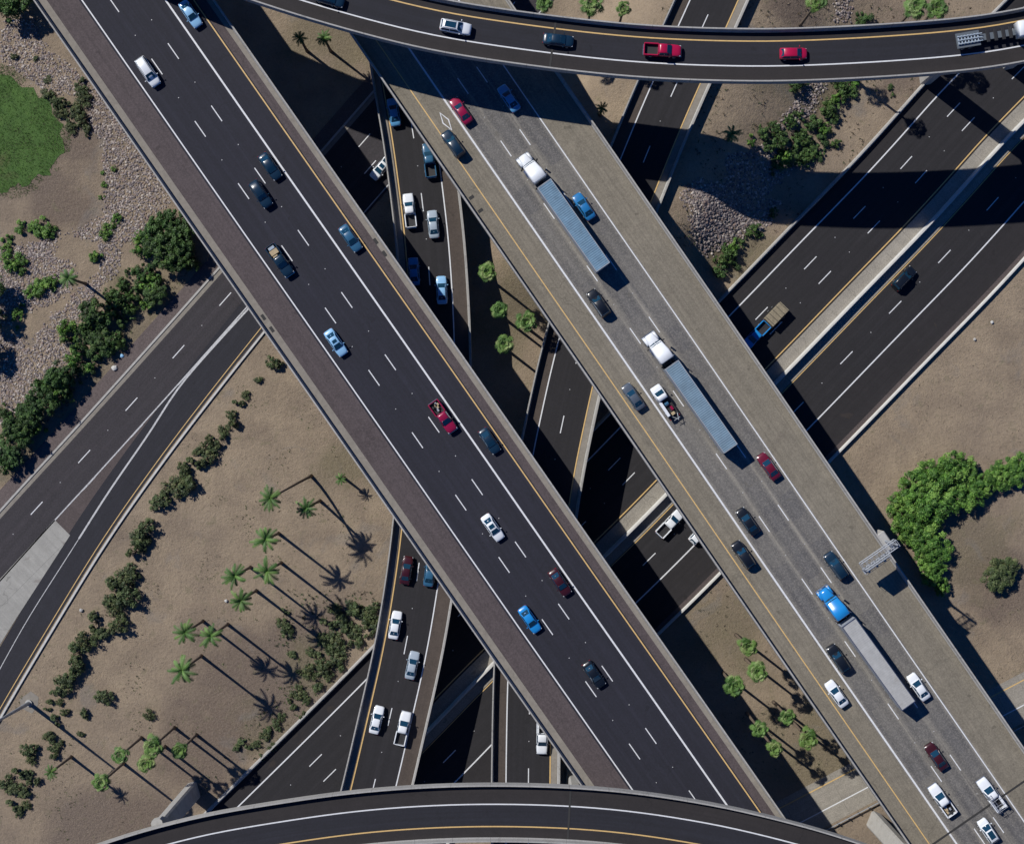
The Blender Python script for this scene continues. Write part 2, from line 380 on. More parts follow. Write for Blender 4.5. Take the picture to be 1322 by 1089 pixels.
# low freeway: offsets from the median barrier, metres
uL = [-124, -103, -24, -19, -2.4, 2.4, 9, 14, 73, 113, 118]
uL = [k0(v) for v in uL]
fw = obj('freeway', sweep(pL, [(u, .03) for u in reversed(uL)], [M_Lshld, M_Llane, M_Lmed, M_Fgore],
         [3, 0, 1, 2, 2, 2, 2, 0, 1, 0])); tag(fw, kind='structure')
for (u, w, m) in ((-103, .22, M_lineW), (-22, .2, M_lineY), (15.3, .15, M_lineY), (71.5, .22, M_lineW)):
    obj('lane_line', ribbon(pL, k0(u), w, m, .045), fw)
dashes(pL, k0(-75.5), .16, M_lineW, .045, pL.proj(at(1053, 330)), fw)
dashes(pL, k0(-49), .16, M_lineW, .045, pL.proj(at(1072.7, 350)), fw)
dashes(pL, k0(43), .16, M_lineW, .045, pL.proj(at(1164, 389)), fw)
JP = [(-.32, 0), (-.30, .12), (-.14, .35), (-.09, .95), (.09, .95), (.14, .35), (.30, .12), (.32, 0)]
def jersey(path, u, z0, label, cat='barrier', k=1.0, kz=1.0, a=0, b=None, mat=None):
    o = obj('concrete_barrier', sweep(path, [(u + x * k, z * k * kz + z0) for x, z in reversed(JP)], mat or M_par, closed=True, a=a, b=b, name='concrete_barrier'))
    return tag(o, label, cat)
jersey(pL, 0, .03, 'pale concrete median barrier dividing the low diagonal freeway', k=1.1, kz=1.35, mat=M_white_conc)
jersey(pL, uL[0] - .25, 0, 'concrete edge barrier on the northwest side of the low freeway')
jersey(pL, uL[-1] + .35, 0, 'pale concrete edge barrier along the southeast side of the low freeway by bare ground', k=.85, mat=M_white_conc)

# frontage road -----------------------------------------------------------
fr = obj('frontage_road', sweep(pF, [(u, .03) for u in (12.9, 0)], [M_Flane], b=pF.proj(at(283, 348)))); tag(fr, kind='structure')
fr1 = obj('road', sweep(pF, [(u, .031) for u in (7.93, 0)], [M_Flane], a=pF.proj(at(283, 348)) - .0)); tag(fr1, kind='structure')
gs = patch('road', [(345, 372), (210, 490), (68, 668), (90, 694), (100, 700), (150, 640), (215, 560), (345, 428)], M_Fgore, .022); tag(gs, kind='structure')
gc = patch('concrete_gore', [(70.6, 670.5), (90.6, 690.5), (21, 798), (-30, 880), (-30, 781), (0, 747)], M_gorec, .05); tag(gc, kind='structure')
obj('lane_line', ribbon(pF, 7.93, .22, M_lineW2, .05, a=pF.proj(at(330, 390))), fr1)
dashes(pF, 4.2, .16, M_lineW, .05, pF.proj(at(238.4, 445.8)), fr1, dots=True)
obj('lane_line', ribbon(pF, 12.4, .2, M_lineW2, .045, b=pF.proj(at(330, 390))), fr)
dashes(pF, 8.0, .16, M_lineW, .045, pF.proj(at(485, 207)), fr, dots=False)
f2 = obj('road', sweep(pF2, [(u, .04) for u in (-.3, -6.2)], [M_F2], name='road')); tag(f2, kind='structure')
pF2L = Path([(345, 372), (321, 398), (268, 456), (221, 510), (206, 540), (141, 633), (102.5, 694.5), (41, 790), (18.6, 829), (-30, 918), (-90, 1030)], z=0)
obj('lane_line', ribbon(pF2L, 0, .3, M_lineW2, .055, a=3, b=pF2L.proj(at(102, 695))), f2)
obj('lane_line', ribbon(pF2L, 0, .13, M_lineW2, .055, a=pF2L.proj(at(102, 695))), f2)
obj('lane_line', ribbon(pF2, -.75, .13, M_lineY, .06, a=4), f2)
kb = obj('kerb', sweep(pF2, [(.32, 0), (.32, .3), (-.02, .3), (-.02, 0)], M_white_conc, closed=True, a=12, name='kerb')); tag(kb, kind='structure')
pR = Path([(1650, 704), (1322, 874), (1096, 993), (960, 1064), (760, 1168)], z=0)
rr = obj('road', sweep(pR, [(u, .03) for u in (6.9, 4.3, .1, -.9)], [M_Lmed, M_Fgore, M_gutter])); tag(rr, kind='structure')
obj('lane_line', ribbon(pR, .35, .2, M_lineY, .045), rr); obj('lane_line', ribbon(pR, 4.2, .2, M_lineW, .045), rr)
def guardrail(path, u, label):
    root = empty('guardrail', path.pt(path.L / 2, u)); tag(root, label, 'guardrail'); off = -root.location
    me = sweep(path, [(u + .06, .55), (u + .1, .62), (u + .04, .7), (u + .1, .78), (u + .06, .86), (u, .86), (u, .55)][::-1], M_steel, closed=True, name='rail'); me.transform(Matrix.Translation(off)); obj('rail', me, root)
    q = 2.0
    while q < path.L - 2:
        p = path.pt(q, u + .2); px, py = topx(p.x, p.y)
        if -20 < px < 1350 and 900 < py < 1150: pm_ = MB().box(p.x - .1, p.x + .1, p.y - .1, p.y + .1, 0, .9).me('post', M_trim); pm_.transform(Matrix.Translation(off)); obj('post', pm_, root)
        q += 2.0
# sidewalk + kerb north-west
wk = obj('sidewalk', sweep(pF, [(u, z) for u, z in ((-.35, .15), (-2.6, .15), (-2.6, 0))], [M_walk], name='sidewalk')); tag(wk, kind='structure')
kb2 = obj('kerb', sweep(pF, [(.0, .0), (0, .17), (-.35, .17), (-.35, 0)], M_conc, closed=True, name='kerb')); tag(kb2, kind='structure')
gt = obj('kerb', sweep(pF, [(.75, .045), (0.0, .045)], M_gutter, name='gutter')); tag(gt, kind='structure')

# ---------------------------------------------------------------- bridges
ROADS_BELOW = [(pL, -18, 17), (pF, -1, 14)]
def bridge(label, path, width, strips, smats, lines, dsh, parL, parR, girders, joint_px=(), thick=.35, depth=1.7, joint_every=None, cols=(), name='overpass', pcap=2.0):
    root = empty(name, path.pt(path.L / 2, width / 2)); tag(root, label, 'bridge')
    off = -root.location
    def ob(nm, me):
        me.transform(Matrix.Translation(off)); return obj(nm, me, root)
    us = [width] + [s for s in strips[::-1]] + [0]
    prof = [(u, 0) for u in us]
    deck = ob('deck', sweep(path, prof + [(0, -thick), (width, -thick)], smats + [M_concD], list(range(len(us) - 1))[::1] and [smi for smi in SM[::-1]] + [len(smats)] * 3, closed=True, name='deck'))
    # parapets
    for (u0, sgn, pw, gut) in ((0, 1, parL[0], parL[1]), (width, -1, parR[0], parR[1])):
        pr = [(0, -thick - .1), (0, 1.15), (.22, 1.15), (.30, .35), (pw * .95, .10), (pw * .95, .004)]
        if sgn > 0: q = [(u0 + x - .01, z) for x, z in pr][::-1]
        else: q = [(u0 - x + .01, z) for x, z in pr]
        ob('parapet', sweep(path, q, M_par, closed=True, name='parapet'))
        if gut > pw: ob('gutter', sweep(path, sorted([(u0 + sgn * gut, .012), (u0 + sgn * pw, .012)], reverse=True), M_gutter, name='gutter'))
    for (u, w, m) in lines: ob('lane_line', ribbon(path, u, w, m, .025))
    for (u, px) in dsh: dashes(path, u, .16, M_lineW, .025, path.proj(at(px[0], px[1], path.p[0].z)), root, off)
    ng = girders; w0 = (width - 2.4) / ng
    for i in range(ng):
        c = 1.2 + w0 * (i + .5)
        ob('girder', sweep(path, [(c - w0 * .44, -thick + .002), (c - w0 * .36, -depth), (c + w0 * .36, -depth), (c + w0 * .44, -thick + .002)], M_concD, closed=True, step=5, name='girder'))
    for px in joint_px:
        q = path.proj(at(px[0], px[1], path.p[0].z))
        ob('expansion_joint', sweep(path, [(width - .5, .034), (.5, .034)], M_joint, a=q - .16, b=q + .16, name='expansion_joint'))
    return root, ob
def pier(ob, x, y, top, r=.9, wid=None, rz=0.0, cap=None, base=0.0):
    """tapered rectangular column with an optional cap beam (world coordinates)"""
    V = []; F = []
    wx = (wid or r * 2) / 2; wy = r
    rings = [(base - .5, 1, 1), (top - (2.6 if cap else .2), .92, .92)]
    if cap: rings += [(top - 1.5, cap / 2 / wx, 1.0), (top, cap / 2 / wx, 1.0)]
    else: rings += [(top, .92, .92)]
    for (z, a, b) in rings:
        for (sx, sy) in ((-1, -.7), (-.8, -1), (.8, -1), (1, -.7), (1, .7), (.8, 1), (-.8, 1), (-1, .7)):
            X = sx * wx * a; Y = sy * wy * b
            V.append((x + X * math.cos(rz) - Y * math.sin(rz), y + X * math.sin(rz) + Y * math.cos(rz), z))
    for i in range(len(rings) - 1):
        for j in range(8): F.append((i * 8 + j, i * 8 + (j + 1) % 8, (i + 1) * 8 + (j + 1) % 8, (i + 1) * 8 + j))
    F.append(tuple(range(7, -1, -1))); F.append(tuple(range((len(rings) - 1) * 8, len(rings) * 8)))
    return ob('pier', mesh('pier', V, F, M_conc))
def clear(x, y, roads, r=2.2):
    w = Vector((x, y, 0))
    for (p, a, b) in roads:
        u = p.side(w)
        if a - r < u < b + r: return False
    return True

SM = [0, 1, 0]
A_root, obA = bridge('wide dark asphalt overpass running from top left to bottom centre', pA, 23.85, [5.9, 21.35], [M_Ashld, M_Alane],
    [(6.3, .2, M_lineW), (17.33, .28, M_lineW), (21.05, .2, M_lineY)], [(10.1, (195.8, 76)), (13.68, (217, 56))],
    (.42, 1.65), (.42, 1.15), 6, joint_px=())
B_root, obB = bridge('wide pale concrete overpass carrying three long trucks on the right', pB, 24.0, [6.2, 17.7], [M_Bshld, M_Blane],
    [(2.87, .18, M_lineY), (6.5, .28, M_lineW), (17.45, .18, M_lineW)], [(10.2, (645.3, 182.5)), (13.75, (670.6, 167.3))],
    (.40, 0), (.46, 0), 6, joint_px=((1200, 1092),))
SM = [0, 1, 0]
C_root, obC = bridge('narrow curved flyover ramp crossing at the top of the interchange', pC, 8.14, [1.55, 5.6], [M_Cshld, M_Clane],
    [(1.68, .2, M_lineY), (5.49, .2, M_lineW)], [], (.42, 0), (.42, 0), 2, joint_px=((718, 24),), depth=3.7, name='flyover_ramp')
D_root, obD = bridge('narrow curved flyover ramp crossing along the bottom edge', pD, 8.75, [3.15, 6.8], [M_Cshld, M_Clane],
    [(3.23, .2, M_lineW), (6.67, .2, M_lineY)], [], (.45, 0), (.45, 0), 2, joint_px=((737, 1012.5),), depth=2.3, name='flyover_ramp')
M_root, obM = bridge('two lane connector ramp passing under the dark overpass with a line of cars', pM, 11.7, [1.55, 9.0], [M_Mshld, M_Mlane],
    [(1.6, .2, M_lineY), (8.85, .2, M_lineW)], [(5.2, (541, 726))], (.42, 1.3), (.45, 0), 3, depth=1.4, name='connector_ramp')
N_root, obN = bridge('two lane connector ramp passing under the pale concrete overpass', pN, 11.55, [2.4, 10.0], [M_Mshld, M_Mlane],
    [(2.5, .2, M_lineW), (9.9, .2, M_lineY)], [(6.27, (728.4, 536.4))], (.45, 0), (.5, 1.5), 3, depth=1.4, name='connector_ramp')
# piers under the two wide decks and the connectors
low = ROADS_BELOW + [(pM, 0, 11.7), (pN, 0, 11.6)]
for path, ob_, width, top, roads in ((pA, obA, 23.85, Z_HI - 1.7, low), (pB, obB, 24.0, Z_HI - 1.7, low), (pM, obM, 11.7, Z_MID - 1.4, ROADS_BELOW), (pN, obN, 11.55, Z_MID - 1.4, ROADS_BELOW)):
    last = -99
    for q in path.stations(10, path.L - 10, 2.0):
        if q - last < 24: continue
        us = (width * .28, width * .72) if width > 15 else (width / 2,)
        pts = [path.pt(q, u) for u in us]
        if all(abs(p.x) < 130 and abs(p.y) < 110 and clear(p.x, p.y, roads) for p in pts):
            t = path.ev(q)[1]
            for p in pts: pier(ob_, p.x, p.y, top, .75, 1.9, math.atan2(t.y, t.x) + math.pi / 2, cap=(width * .4 if width > 15 else 8), base=gz(p.x, p.y))
            last = q
def fly_pier(ob, path, base_px, wid=3.2, r=1.0, cap=6.5, b=0.0):
    w = at(base_px[0], base_px[1], b); q = path.proj(w); t = path.ev(q)[1]
    pier(ob, w.x, w.y, Z_TOP - 2.3, r, wid, math.atan2(t.y, t.x) + math.pi / 2, cap=cap, base=b)
for p in ((1194, 98), (1300, 78)): fly_pier(obC, pC, p)
for p in ((250, 1020), (738, 1000), (1128, 1058)): fly_pier(obD, pD, p, 3.0, .9, cap=3.6)
# drain inlets on the dark overpass
for (px, py) in ((342, 408), (354, 423), (484, 312), (497, 327)):
    w = at(px, py, Z_HI); q = pA.proj(w); u = pA.side(w); uu = 1.1 if u < 12 else 22.9
    obA('drain_inlet', sweep(pA, [(uu + .25, .03), (uu - .25, .03)], M_joint, a=q - .5, b=q + .5, name='drain_inlet'))
for (px, py) in ((607, 256), (620, 272)):
    w = at(px, py, Z_HI); q = pB.proj(w)
    obB('drain_inlet', sweep(pB, [(1.6, .03), (.75, .03)], M_joint, a=q - .25, b=q + .25, name='drain_inlet'))
# diamond lane mark
def diamond(path, ob, px, py, u=None):
    q = path.proj(at(px, py, Z_HI)); u = 4.7; V = []; F = []
    for k, (a, w) in enumerate(((1.8, .62), (1.5, .42))):
        for (s, t) in ((-a, 0), (0, w), (a, 0), (0, -w)): V.append(path.pt(q + s, u + t, .03))
    for i in range(4): F.append((i, (i + 1) % 4, 4 + (i + 1) % 4, 4 + i))
    ob('lane_symbol', mesh('lane_symbol', V, F, M_lineW))
diamond(pB, obB, 574, 158)
for z in (1,):
    pass

# ---------------------------------------------------------------- primitives for objects
class MB:
    def __init__(s): s.v = []; s.f = []; s.m = []
    def add(s, V, F, mi=0):
        o = len(s.v); s.v += [tuple(v) for v in V]; s.f += [tuple(i + o for i in f) for f in F]; s.m += [mi] * len(F); return s
    def box(s, x0, x1, y0, y1, z0, z1, mi=0, taper=0.0, bev=0.0):
        if bev:
            c = bev; r = []
            for z, k in ((z0, 0), (z1 - c, 0), (z1, c)):
                for (x, y) in ((x0 + c, y0), (x1 - c, y0), (x1, y0 + c), (x1, y1 - c), (x1 - c, y1), (x0 + c, y1), (x0, y1 - c), (x0, y0 + c)):
                    xm = (x0 + x1) / 2; ym = (y0 + y1) / 2
                    r.append((x - math.copysign(k + (taper if z > z0 else 0), x - xm), y - math.copysign(k + (taper if z > z0 else 0), y - ym), z))
            F = [tuple(range(7, -1, -1)), tuple(range(16, 24))]
            for i in range(2):
                for j in range(8): F.append((i * 8 + j, i * 8 + (j + 1) % 8, i * 8 + 8 + (j + 1) % 8, i * 8 + 8 + j))
            return s.add(r, F, mi)
        t = taper
        V = [(x0, y0, z0), (x1, y0, z0), (x1, y1, z0), (x0, y1, z0), (x0 + t, y0 + t, z1), (x1 - t, y0 + t, z1), (x1 - t, y1 - t, z1), (x0 + t, y1 - t, z1)]
        return s.add(V, [(3, 2, 1, 0), (4, 5, 6, 7), (0, 1, 5, 4), (1, 2, 6, 5), (2, 3, 7, 6), (3, 0, 4, 7)], mi)
    def cyl(s, p, q, r0, r1=None, n=10, mi=0):
        r1 = r0 if r1 is None else r1; p = Vector(p); q = Vector(q); d = (q - p).normalized()
        a = d.orthogonal().normalized(); b = d.cross(a); V = []
        for (c, r) in ((p, r0), (q, r1)):
            for i in range(n): t = 2 * math.pi * i / n; V.append(c + a * (r * math.cos(t)) + b * (r * math.sin(t)))
        F = [(i, (i + 1) % n, n + (i + 1) % n, n + i) for i in range(n)] + [tuple(range(n - 1, -1, -1)), tuple(range(n, 2 * n))]
        return s.add(V, F, mi)
    def loft(s, rings, mi=0, caps=True):
        n = len(rings[0]); V = [v for r in rings for v in r]; F = []
        for i in range(len(rings) - 1):
            for j in range(n): F.append((i * n + j, i * n + (j + 1) % n, (i + 1) * n + (j + 1) % n, (i + 1) * n + j))
        if caps: F.append(tuple(range(n - 1, -1, -1))); F.append(tuple(range((len(rings) - 1) * n, len(rings) * n)))
        return s.add(V, F, mi)
    def me(s, name, mats, smooth=False): return mesh(name, s.v, s.f, mats, s.m, None, smooth)

guardrail(pR, 7.15, 'metal guardrail with dark posts along the small road under the pale overpass')

def ring(x, w, zt, zb, crown=.03):
    h = zt - zb
    half = [(w * .86, zb), (w * .97, zb + h * .12), (w, zb + h * .45), (w * .985, zb + h * .72), (w * .93, zb + h * .93), (w * .80, zt), (w * .4, zt + crown * .8)]
    pts = [(x, y, z) for y, z in half] + [(x, 0, zt + crown)] + [(x, -y, z) for y, z in reversed(half)]
    return pts
def cabring(x, wb, wt, zb, zt):
    h = zt - zb
    half = [(wb, zb - .06), (wb * .995, zb), (wt + (wb - wt) * .15, zt - .12 * h - .02), (wt, zt - .03), (wt * .86, zt + .012), (wt * .4, zt + .035)]
    return [(x, y, z) for y, z in half] + [(x, 0, zt + .04)] + [(x, -y, z) for y, z in reversed(half)]

CARS = {
 'sedan': dict(L=4.75, st=[(-2.37, .66, .80), (-2.28, .82, .95), (-1.7, .89, 1.0), (-.6, .91, .97), (.8, .91, .95), (1.45, .89, .90), (2.0, .84, .80), (2.28, .72, .70), (2.37, .55, .60)],
               cab=(-1.72, -.95, .28, 1.10), zc=.94, zt=1.44, wb=.80, wt=.62, wx=(1.42, -1.4), r=.32),
 'coupe': dict(L=4.5, st=[(-2.25, .62, .78), (-2.15, .80, .94), (-1.6, .88, .98), (-.6, .90, .95), (.7, .89, .93), (1.35, .88, .88), (1.9, .82, .78), (2.17, .68, .66), (2.25, .5, .55)],
               cab=(-1.65, -.75, .15, .95), zc=.92, zt=1.36, wb=.78, wt=.58, wx=(1.35, -1.35), r=.32),
 'hatch': dict(L=4.2, st=[(-2.1, .70, .85), (-2.02, .84, 1.0), (-1.4, .88, 1.02), (-.4, .89, 1.0), (.8, .88, .97), (1.35, .86, .92), (1.8, .80, .82), (2.04, .68, .7), (2.1, .5, .6)],
               cab=(-2.0, -1.55, .35, 1.15), zc=.97, zt=1.52, wb=.79, wt=.63, wx=(1.3, -1.25), r=.31),
 'suv': dict(L=4.8, st=[(-2.4, .74, .95), (-2.33, .88, 1.12), (-1.7, .93, 1.15), (-.5, .945, 1.12), (.9, .94, 1.10), (1.5, .92, 1.06), (2.05, .87, .96), (2.33, .76, .84), (2.4, .6, .7)],
             cab=(-2.3, -1.95, .30, 1.05), zc=1.09, zt=1.74, wb=.84, wt=.68, wx=(1.45, -1.4), r=.37),
 'minivan': dict(L=5.1, st=[(-2.55, .76, .95), (-2.48, .92, 1.1), (-1.7, .97, 1.12), (-.5, .98, 1.1), (1.1, .97, 1.08), (1.65, .94, 1.02), (2.15, .88, .9), (2.47, .74, .78), (2.55, .58, .65)],
                 cab=(-2.46, -2.15, .55, 1.5), zc=1.07, zt=1.75, wb=.88, wt=.72, wx=(1.6, -1.5), r=.34),
}
def glass_quad(pts, lift=.016, inset=.06):
    P = [Vector(p) for p in pts]; c = sum(P, Vector()) / 4; n = (P[1] - P[0]).cross(P[3] - P[0]).normalized()
    if n.z < 0: n = -n
    Q = [p.lerp(c, inset) + n * lift for p in P]; Q2 = [p - n * .03 for p in Q]
    return Q + Q2, [(0, 1, 2, 3), (0, 4, 5, 1), (1, 5, 6, 2), (2, 6, 7, 3), (3, 7, 4, 0)]
MESHC = {}
def cached(key, fn):
    if key not in MESHC: MESHC[key] = fn()
    return MESHC[key]
def wheel(parent, x, y, r, w=.22):
    def t():
        m = MB(); m.cyl((0, -w / 2 + .03, 0), (0, w / 2 - .03, 0), r, r, 20); m.cyl((0, -w / 2, 0), (0, w / 2, 0), r - .03, r - .03, 20); return m.me('wheel', M_tyre, True)
    def ri():
        m = MB(); m.cyl((0, -w / 2 - .012, 0), (0, w / 2 + .012, 0), r * .62, r * .62, 14)
        for k in range(5):
            a = k * 2 * math.pi / 5; m.cyl((0, -w / 2 - .03, 0), (r * .55 * math.cos(a), -w / 2 - .03, r * .55 * math.sin(a)), .035, .025, 5)
            m.cyl((0, w / 2 + .03, 0), (r * .55 * math.cos(a), w / 2 + .03, r * .55 * math.sin(a)), .035, .025, 5)
        return m.me('rim', M_rim)
    o = obj('wheel', cached(('tyre', r, w), t), parent, (x, y, r)); obj('rim', cached(('rim', r, w), ri), o); return o
def lamps(root, key, xf, xr, wf, wr, zf, zr):
    for s in (1, -1):
        obj('headlight', cached((key, 'hl', s), lambda: MB().box(xf - .30, xf + .015, min(s * (wf - .30), s * wf), max(s * (wf - .30), s * wf), zf, zf + .15, bev=.04).me('headlight', M_head)), root)
        obj('taillight', cached((key, 'tl', s), lambda: MB().box(xr - .015, xr + .16, min(s * (wr - .26), s * wr), max(s * (wr - .26), s * wr), zr, zr + .16, bev=.03).me('taillight', M_tail)), root)
def mirrors(root, key, x, w, z, pm, big=0.0):
    for s in (1, -1):
        def f():
            m = MB(); m.cyl((x, s * (w - .05), z), (x, s * (w + .1 + big), z), .03, .03, 6)
            y0, y1 = sorted((s * (w + .06 + big), s * (w + .24 + big))); m.box(x - .05, x + .09, y0, y1, z - .07 - big, z + .09 + big, bev=.03); return m.me('mirror', pm)
        obj('mirror', cached((key, 'mir', s, pm.name), f), root)
def car(kind, color, opts=()):
    c = CARS[kind]; pm = PAINT[color]; key = (kind,)
    root = empty('parked_car'.replace('parked_', '') if kind not in ('suv', 'minivan') else kind)
    xr0, xr1, xf1, xf0 = c['cab']; zb, zt, wb, wt = c['zc'], c['zt'], c['wb'], c['wt']
    def body():
        m = MB(); m.loft([ring(x, w, z, .2) for x, w, z in c['st']])
        rr = [cabring(xr0 - .05, wb * .93, wb * .80, zb, zb + .03), cabring(xr0 + (xr1 - xr0) * .5, wb * .985, (wb + wt) / 2, zb, zb + (zt - zb) * .58), cabring(xr1, wb, wt, zb, zt - .02),
              cabring((xr1 + xf1) / 2, wb * 1.01, wt * 1.02, zb, zt), cabring(xf1, wb, wt, zb, zt - .02),
              cabring(xf1 + (xf0 - xf1) * .5, wb * .99, (wb + wt) / 2, zb, zb + (zt - zb) * .56), cabring(xf0 + .05, wb * .92, wb * .80, zb, zb + .03)]
        m.loft(rr); return m.me('body', pm, True)
    obj('body', cached((kind, color, 'body'), body), root)
    h = zt - zb
    def gl(which):
        m = MB()
        if which == 'windshield': p = [(xf0 - .02, wb * .82, zb + .07), (xf1 + .03, wt * .90, zt - .01), (xf1 + .03, -wt * .90, zt - .01), (xf0 - .02, -wb * .82, zb + .07)]
        elif which == 'rear_window': p = [(xr0 + .04, -wb * .80, zb + .09), (xr1 - .03, -wt * .86, zt - .01), (xr1 - .03, wt * .86, zt - .01), (xr0 + .04, wb * .80, zb + .09)]
        V, F = glass_quad(p, .035, .03); m.add(V, F); return m.me(which, M_glass)
    obj('windshield', cached((kind, 'ws'), lambda: gl('windshield')), root)
    obj('rear_window', cached((kind, 'rw'), lambda: gl('rear_window')), root)
    for s in (1, -1):
        def sw():
            m = MB(); y0 = wb * 1.0; y1 = wt + (wb - wt) * .15; zz0 = zb + .04; zz1 = zt - .12 * h - .03
            xs0 = (xr0 + (xr1 - xr0) * .35, xf0 - (xf0 - xf1) * .25); xs1 = (xr1, xf1); xm = (xr1 + xf1) / 2 + .05
            for (a0, a1, b0, b1) in ((xs0[0], xm - .05, xs1[0], xm - .05), (xm + .05, xs0[1], xm + .05, xs1[1])):
                P = [Vector((a0, s * y0, zz0)), Vector((a1, s * y0, zz0)), Vector((b1, s * y1, zz1)), Vector((b0, s * y1, zz1))]
                n = Vector((0, s, .35)).normalized(); m.add([p + n * .022 for p in P] + [p - n * .02 for p in P], [(0, 1, 2, 3), (0, 4, 5, 1), (1, 5, 6, 2), (2, 6, 7, 3), (3, 7, 4, 0)])
            return m.me('side_window', M_glass)
        obj('side_window', cached((kind, 'sw', s), sw), root)
    L2 = c['L'] / 2; st = c['st']
    lamps(root, kind, L2 - .10, -L2 + .02, st[-3][1] * .96, st[1][1] * .97, st[-2][2] - .16, .72 if kind != 'suv' else .85)
    mirrors(root, kind, xf0 - .30, st[3][1], zb + .08, pm)
    def trim():
        return MB().box(L2 - .12, L2 + .03, -.5, .5, .3, .5, bev=.03).me('grille', M_trim)
    obj('grille', cached((kind, 'trim'), trim), root)
    obj('bumper', cached((kind, 'rb'), lambda: MB().box(-L2 - .02, -L2 + .1, -.62, .62, .27, .42, bev=.03).me('bumper', M_trim)), root)
    if kind in ('suv', 'minivan'):
        for s in (1, -1): obj('roof_rail', cached((kind, 'rail', s), lambda: MB().cyl((xr1 + .1, s * wt * .88, zt + .05), (xf1 - .1, s * wt * .88, zt + .05), .022, .022, 6).me('roof_rail', M_trim)), root)
    if 'sunroof' in opts: obj('sunroof', cached((kind, 'sun'), lambda: MB().box(xf1 - .75, xf1 - .22, -.38, .38, zt + .0, zt + .052, bev=.008).me('sunroof', M_glass)), root)
    if 'bigroof' in opts: obj('sunroof', cached((kind, 'sun2'), lambda: MB().box(xr1 + .35, xf1 - .2, -.45, .45, zt + .0, zt + .056, bev=.008).me('sunroof', M_glass)), root)
    for x in c['wx']:
        for s in (1, -1): wheel(root, x, s * (st[3][1] - .095), c['r'])
    return root

def pickup(color, opts=(), name='pickup_truck'):
    pm = PAINT[color]; root = empty(name); k = ('pu', color)
    def body():
        m = MB(); m.loft([ring(x, w, z, .32) for x, w, z in ((-.62, .93, 1.16), (0, .955, 1.14), (1.0, .95, 1.14), (1.7, .93, 1.12), (2.3, .90, 1.04), (2.68, .82, .95), (2.80, .70, .85))])
        m.loft([cabring(-.66, .87, .66, 1.1, 1.80), cabring(-.3, .88, .70, 1.1, 1.84), cabring(.45, .88, .69, 1.1, 1.83), cabring(.95, .86, .76, 1.1, 1.5), cabring(1.32, .82, .72, 1.1, 1.14)])
        return m.me('body', pm, True)
    obj('body', cached(k + ('body',), body), root)
    def bed():
        m = MB(); m.box(-2.85, -.68, .78, .96, .42, 1.2, bev=.03); m.box(-2.85, -.68, -.96, -.78, .42, 1.2, bev=.03); m.box(-.76, -.67, -.78, .78, .42, 1.2)
        return m.me('bed', pm)
    bd = obj('bed', cached(k + ('bed',), bed), root)
    obj('bed_liner', cached(('pu', 'liner'), lambda: MB().box(-2.76, -.76, -.779, .779, .5, .62).me('bed_liner', M_trim)), bd)
    obj('tailgate', cached(k + ('tg',), lambda: MB().box(-2.9, -2.8, -.77, .77, .5, 1.18, bev=.02).me('tailgate', pm)), root)
    V, F = glass_quad([(1.28, .70, 1.2), (.52, .62, 1.82), (.52, -.62, 1.82), (1.28, -.70, 1.2)], .06, .02)
    obj('windshield', cached(('pu', 'ws'), lambda: MB().add(V, F).me('windshield', M_glass)), root)
    obj('rear_window', cached(('pu', 'rw'), lambda: MB().box(-.70, -.655, -.6, .6, 1.3, 1.74).me('rear_window', M_glass)), root)
    for s in (1, -1):
        def sw():
            m = MB()
            for a0, a1, b0, b1 in ((-.5, .2, -.45, .2), (.28, 1.08, .28, .55)):
                P = [Vector((a0, s * .885, 1.2)), Vector((a1, s * .885, 1.2)), Vector((b1, s * .765, 1.72)), Vector((b0, s * .765, 1.72))]
                n = Vector((0, s, .3)).normalized(); m.add([p + n * .02 for p in P] + [p - n * .02 for p in P], [(0, 1, 2, 3), (0, 4, 5, 1), (1, 5, 6, 2), (2, 6, 7, 3), (3, 7, 4, 0)])
            return m.me('side_window', M_glass)
        obj('side_window', cached(('pu', 'sw', s), sw), root)
    lamps(root, 'pu', 2.72, -2.9, .84, .96, .78, .85); mirrors(root, 'pu', 1.0, .95, 1.22, M_trim, .05)
    obj('bumper', cached(('pu', 'bp'), lambda: MB().box(2.7, 2.88, -.88, .88, .42, .66, bev=.04).me('bumper', M_chrome)), root); obj('bumper', cached(('pu', 'bp2'), lambda: MB().box(-3.03, -2.9, -.85, .85, .45, .62, bev=.03).me('bumper', M_chrome)), root)
    for x in (1.8, -1.85):
        for s in (1, -1): wheel(root, x, s * .845, .39, .25)
    if 'load' in opts:
        cr = empty('crate'); tag(cr, 'tan boxes and a white cooler piled in the bed of a dark pickup', 'cargo')
        m = MB(); m.box(-.95, -.1, -.65, .7, 0, .62, bev=.03); m.box(-.2, .25, -.6, .2, 0, .5, bev=.03); obj('cargo_box', m.me('cargo_box', M_wood), cr)
        m = MB(); m.box(-1.0 - .55, -1.05, -.5, .55, 0, .58, bev=.04); obj('cargo_box', m.me('cargo_box', PAINT['silver']), cr)
        return root, cr
    return root
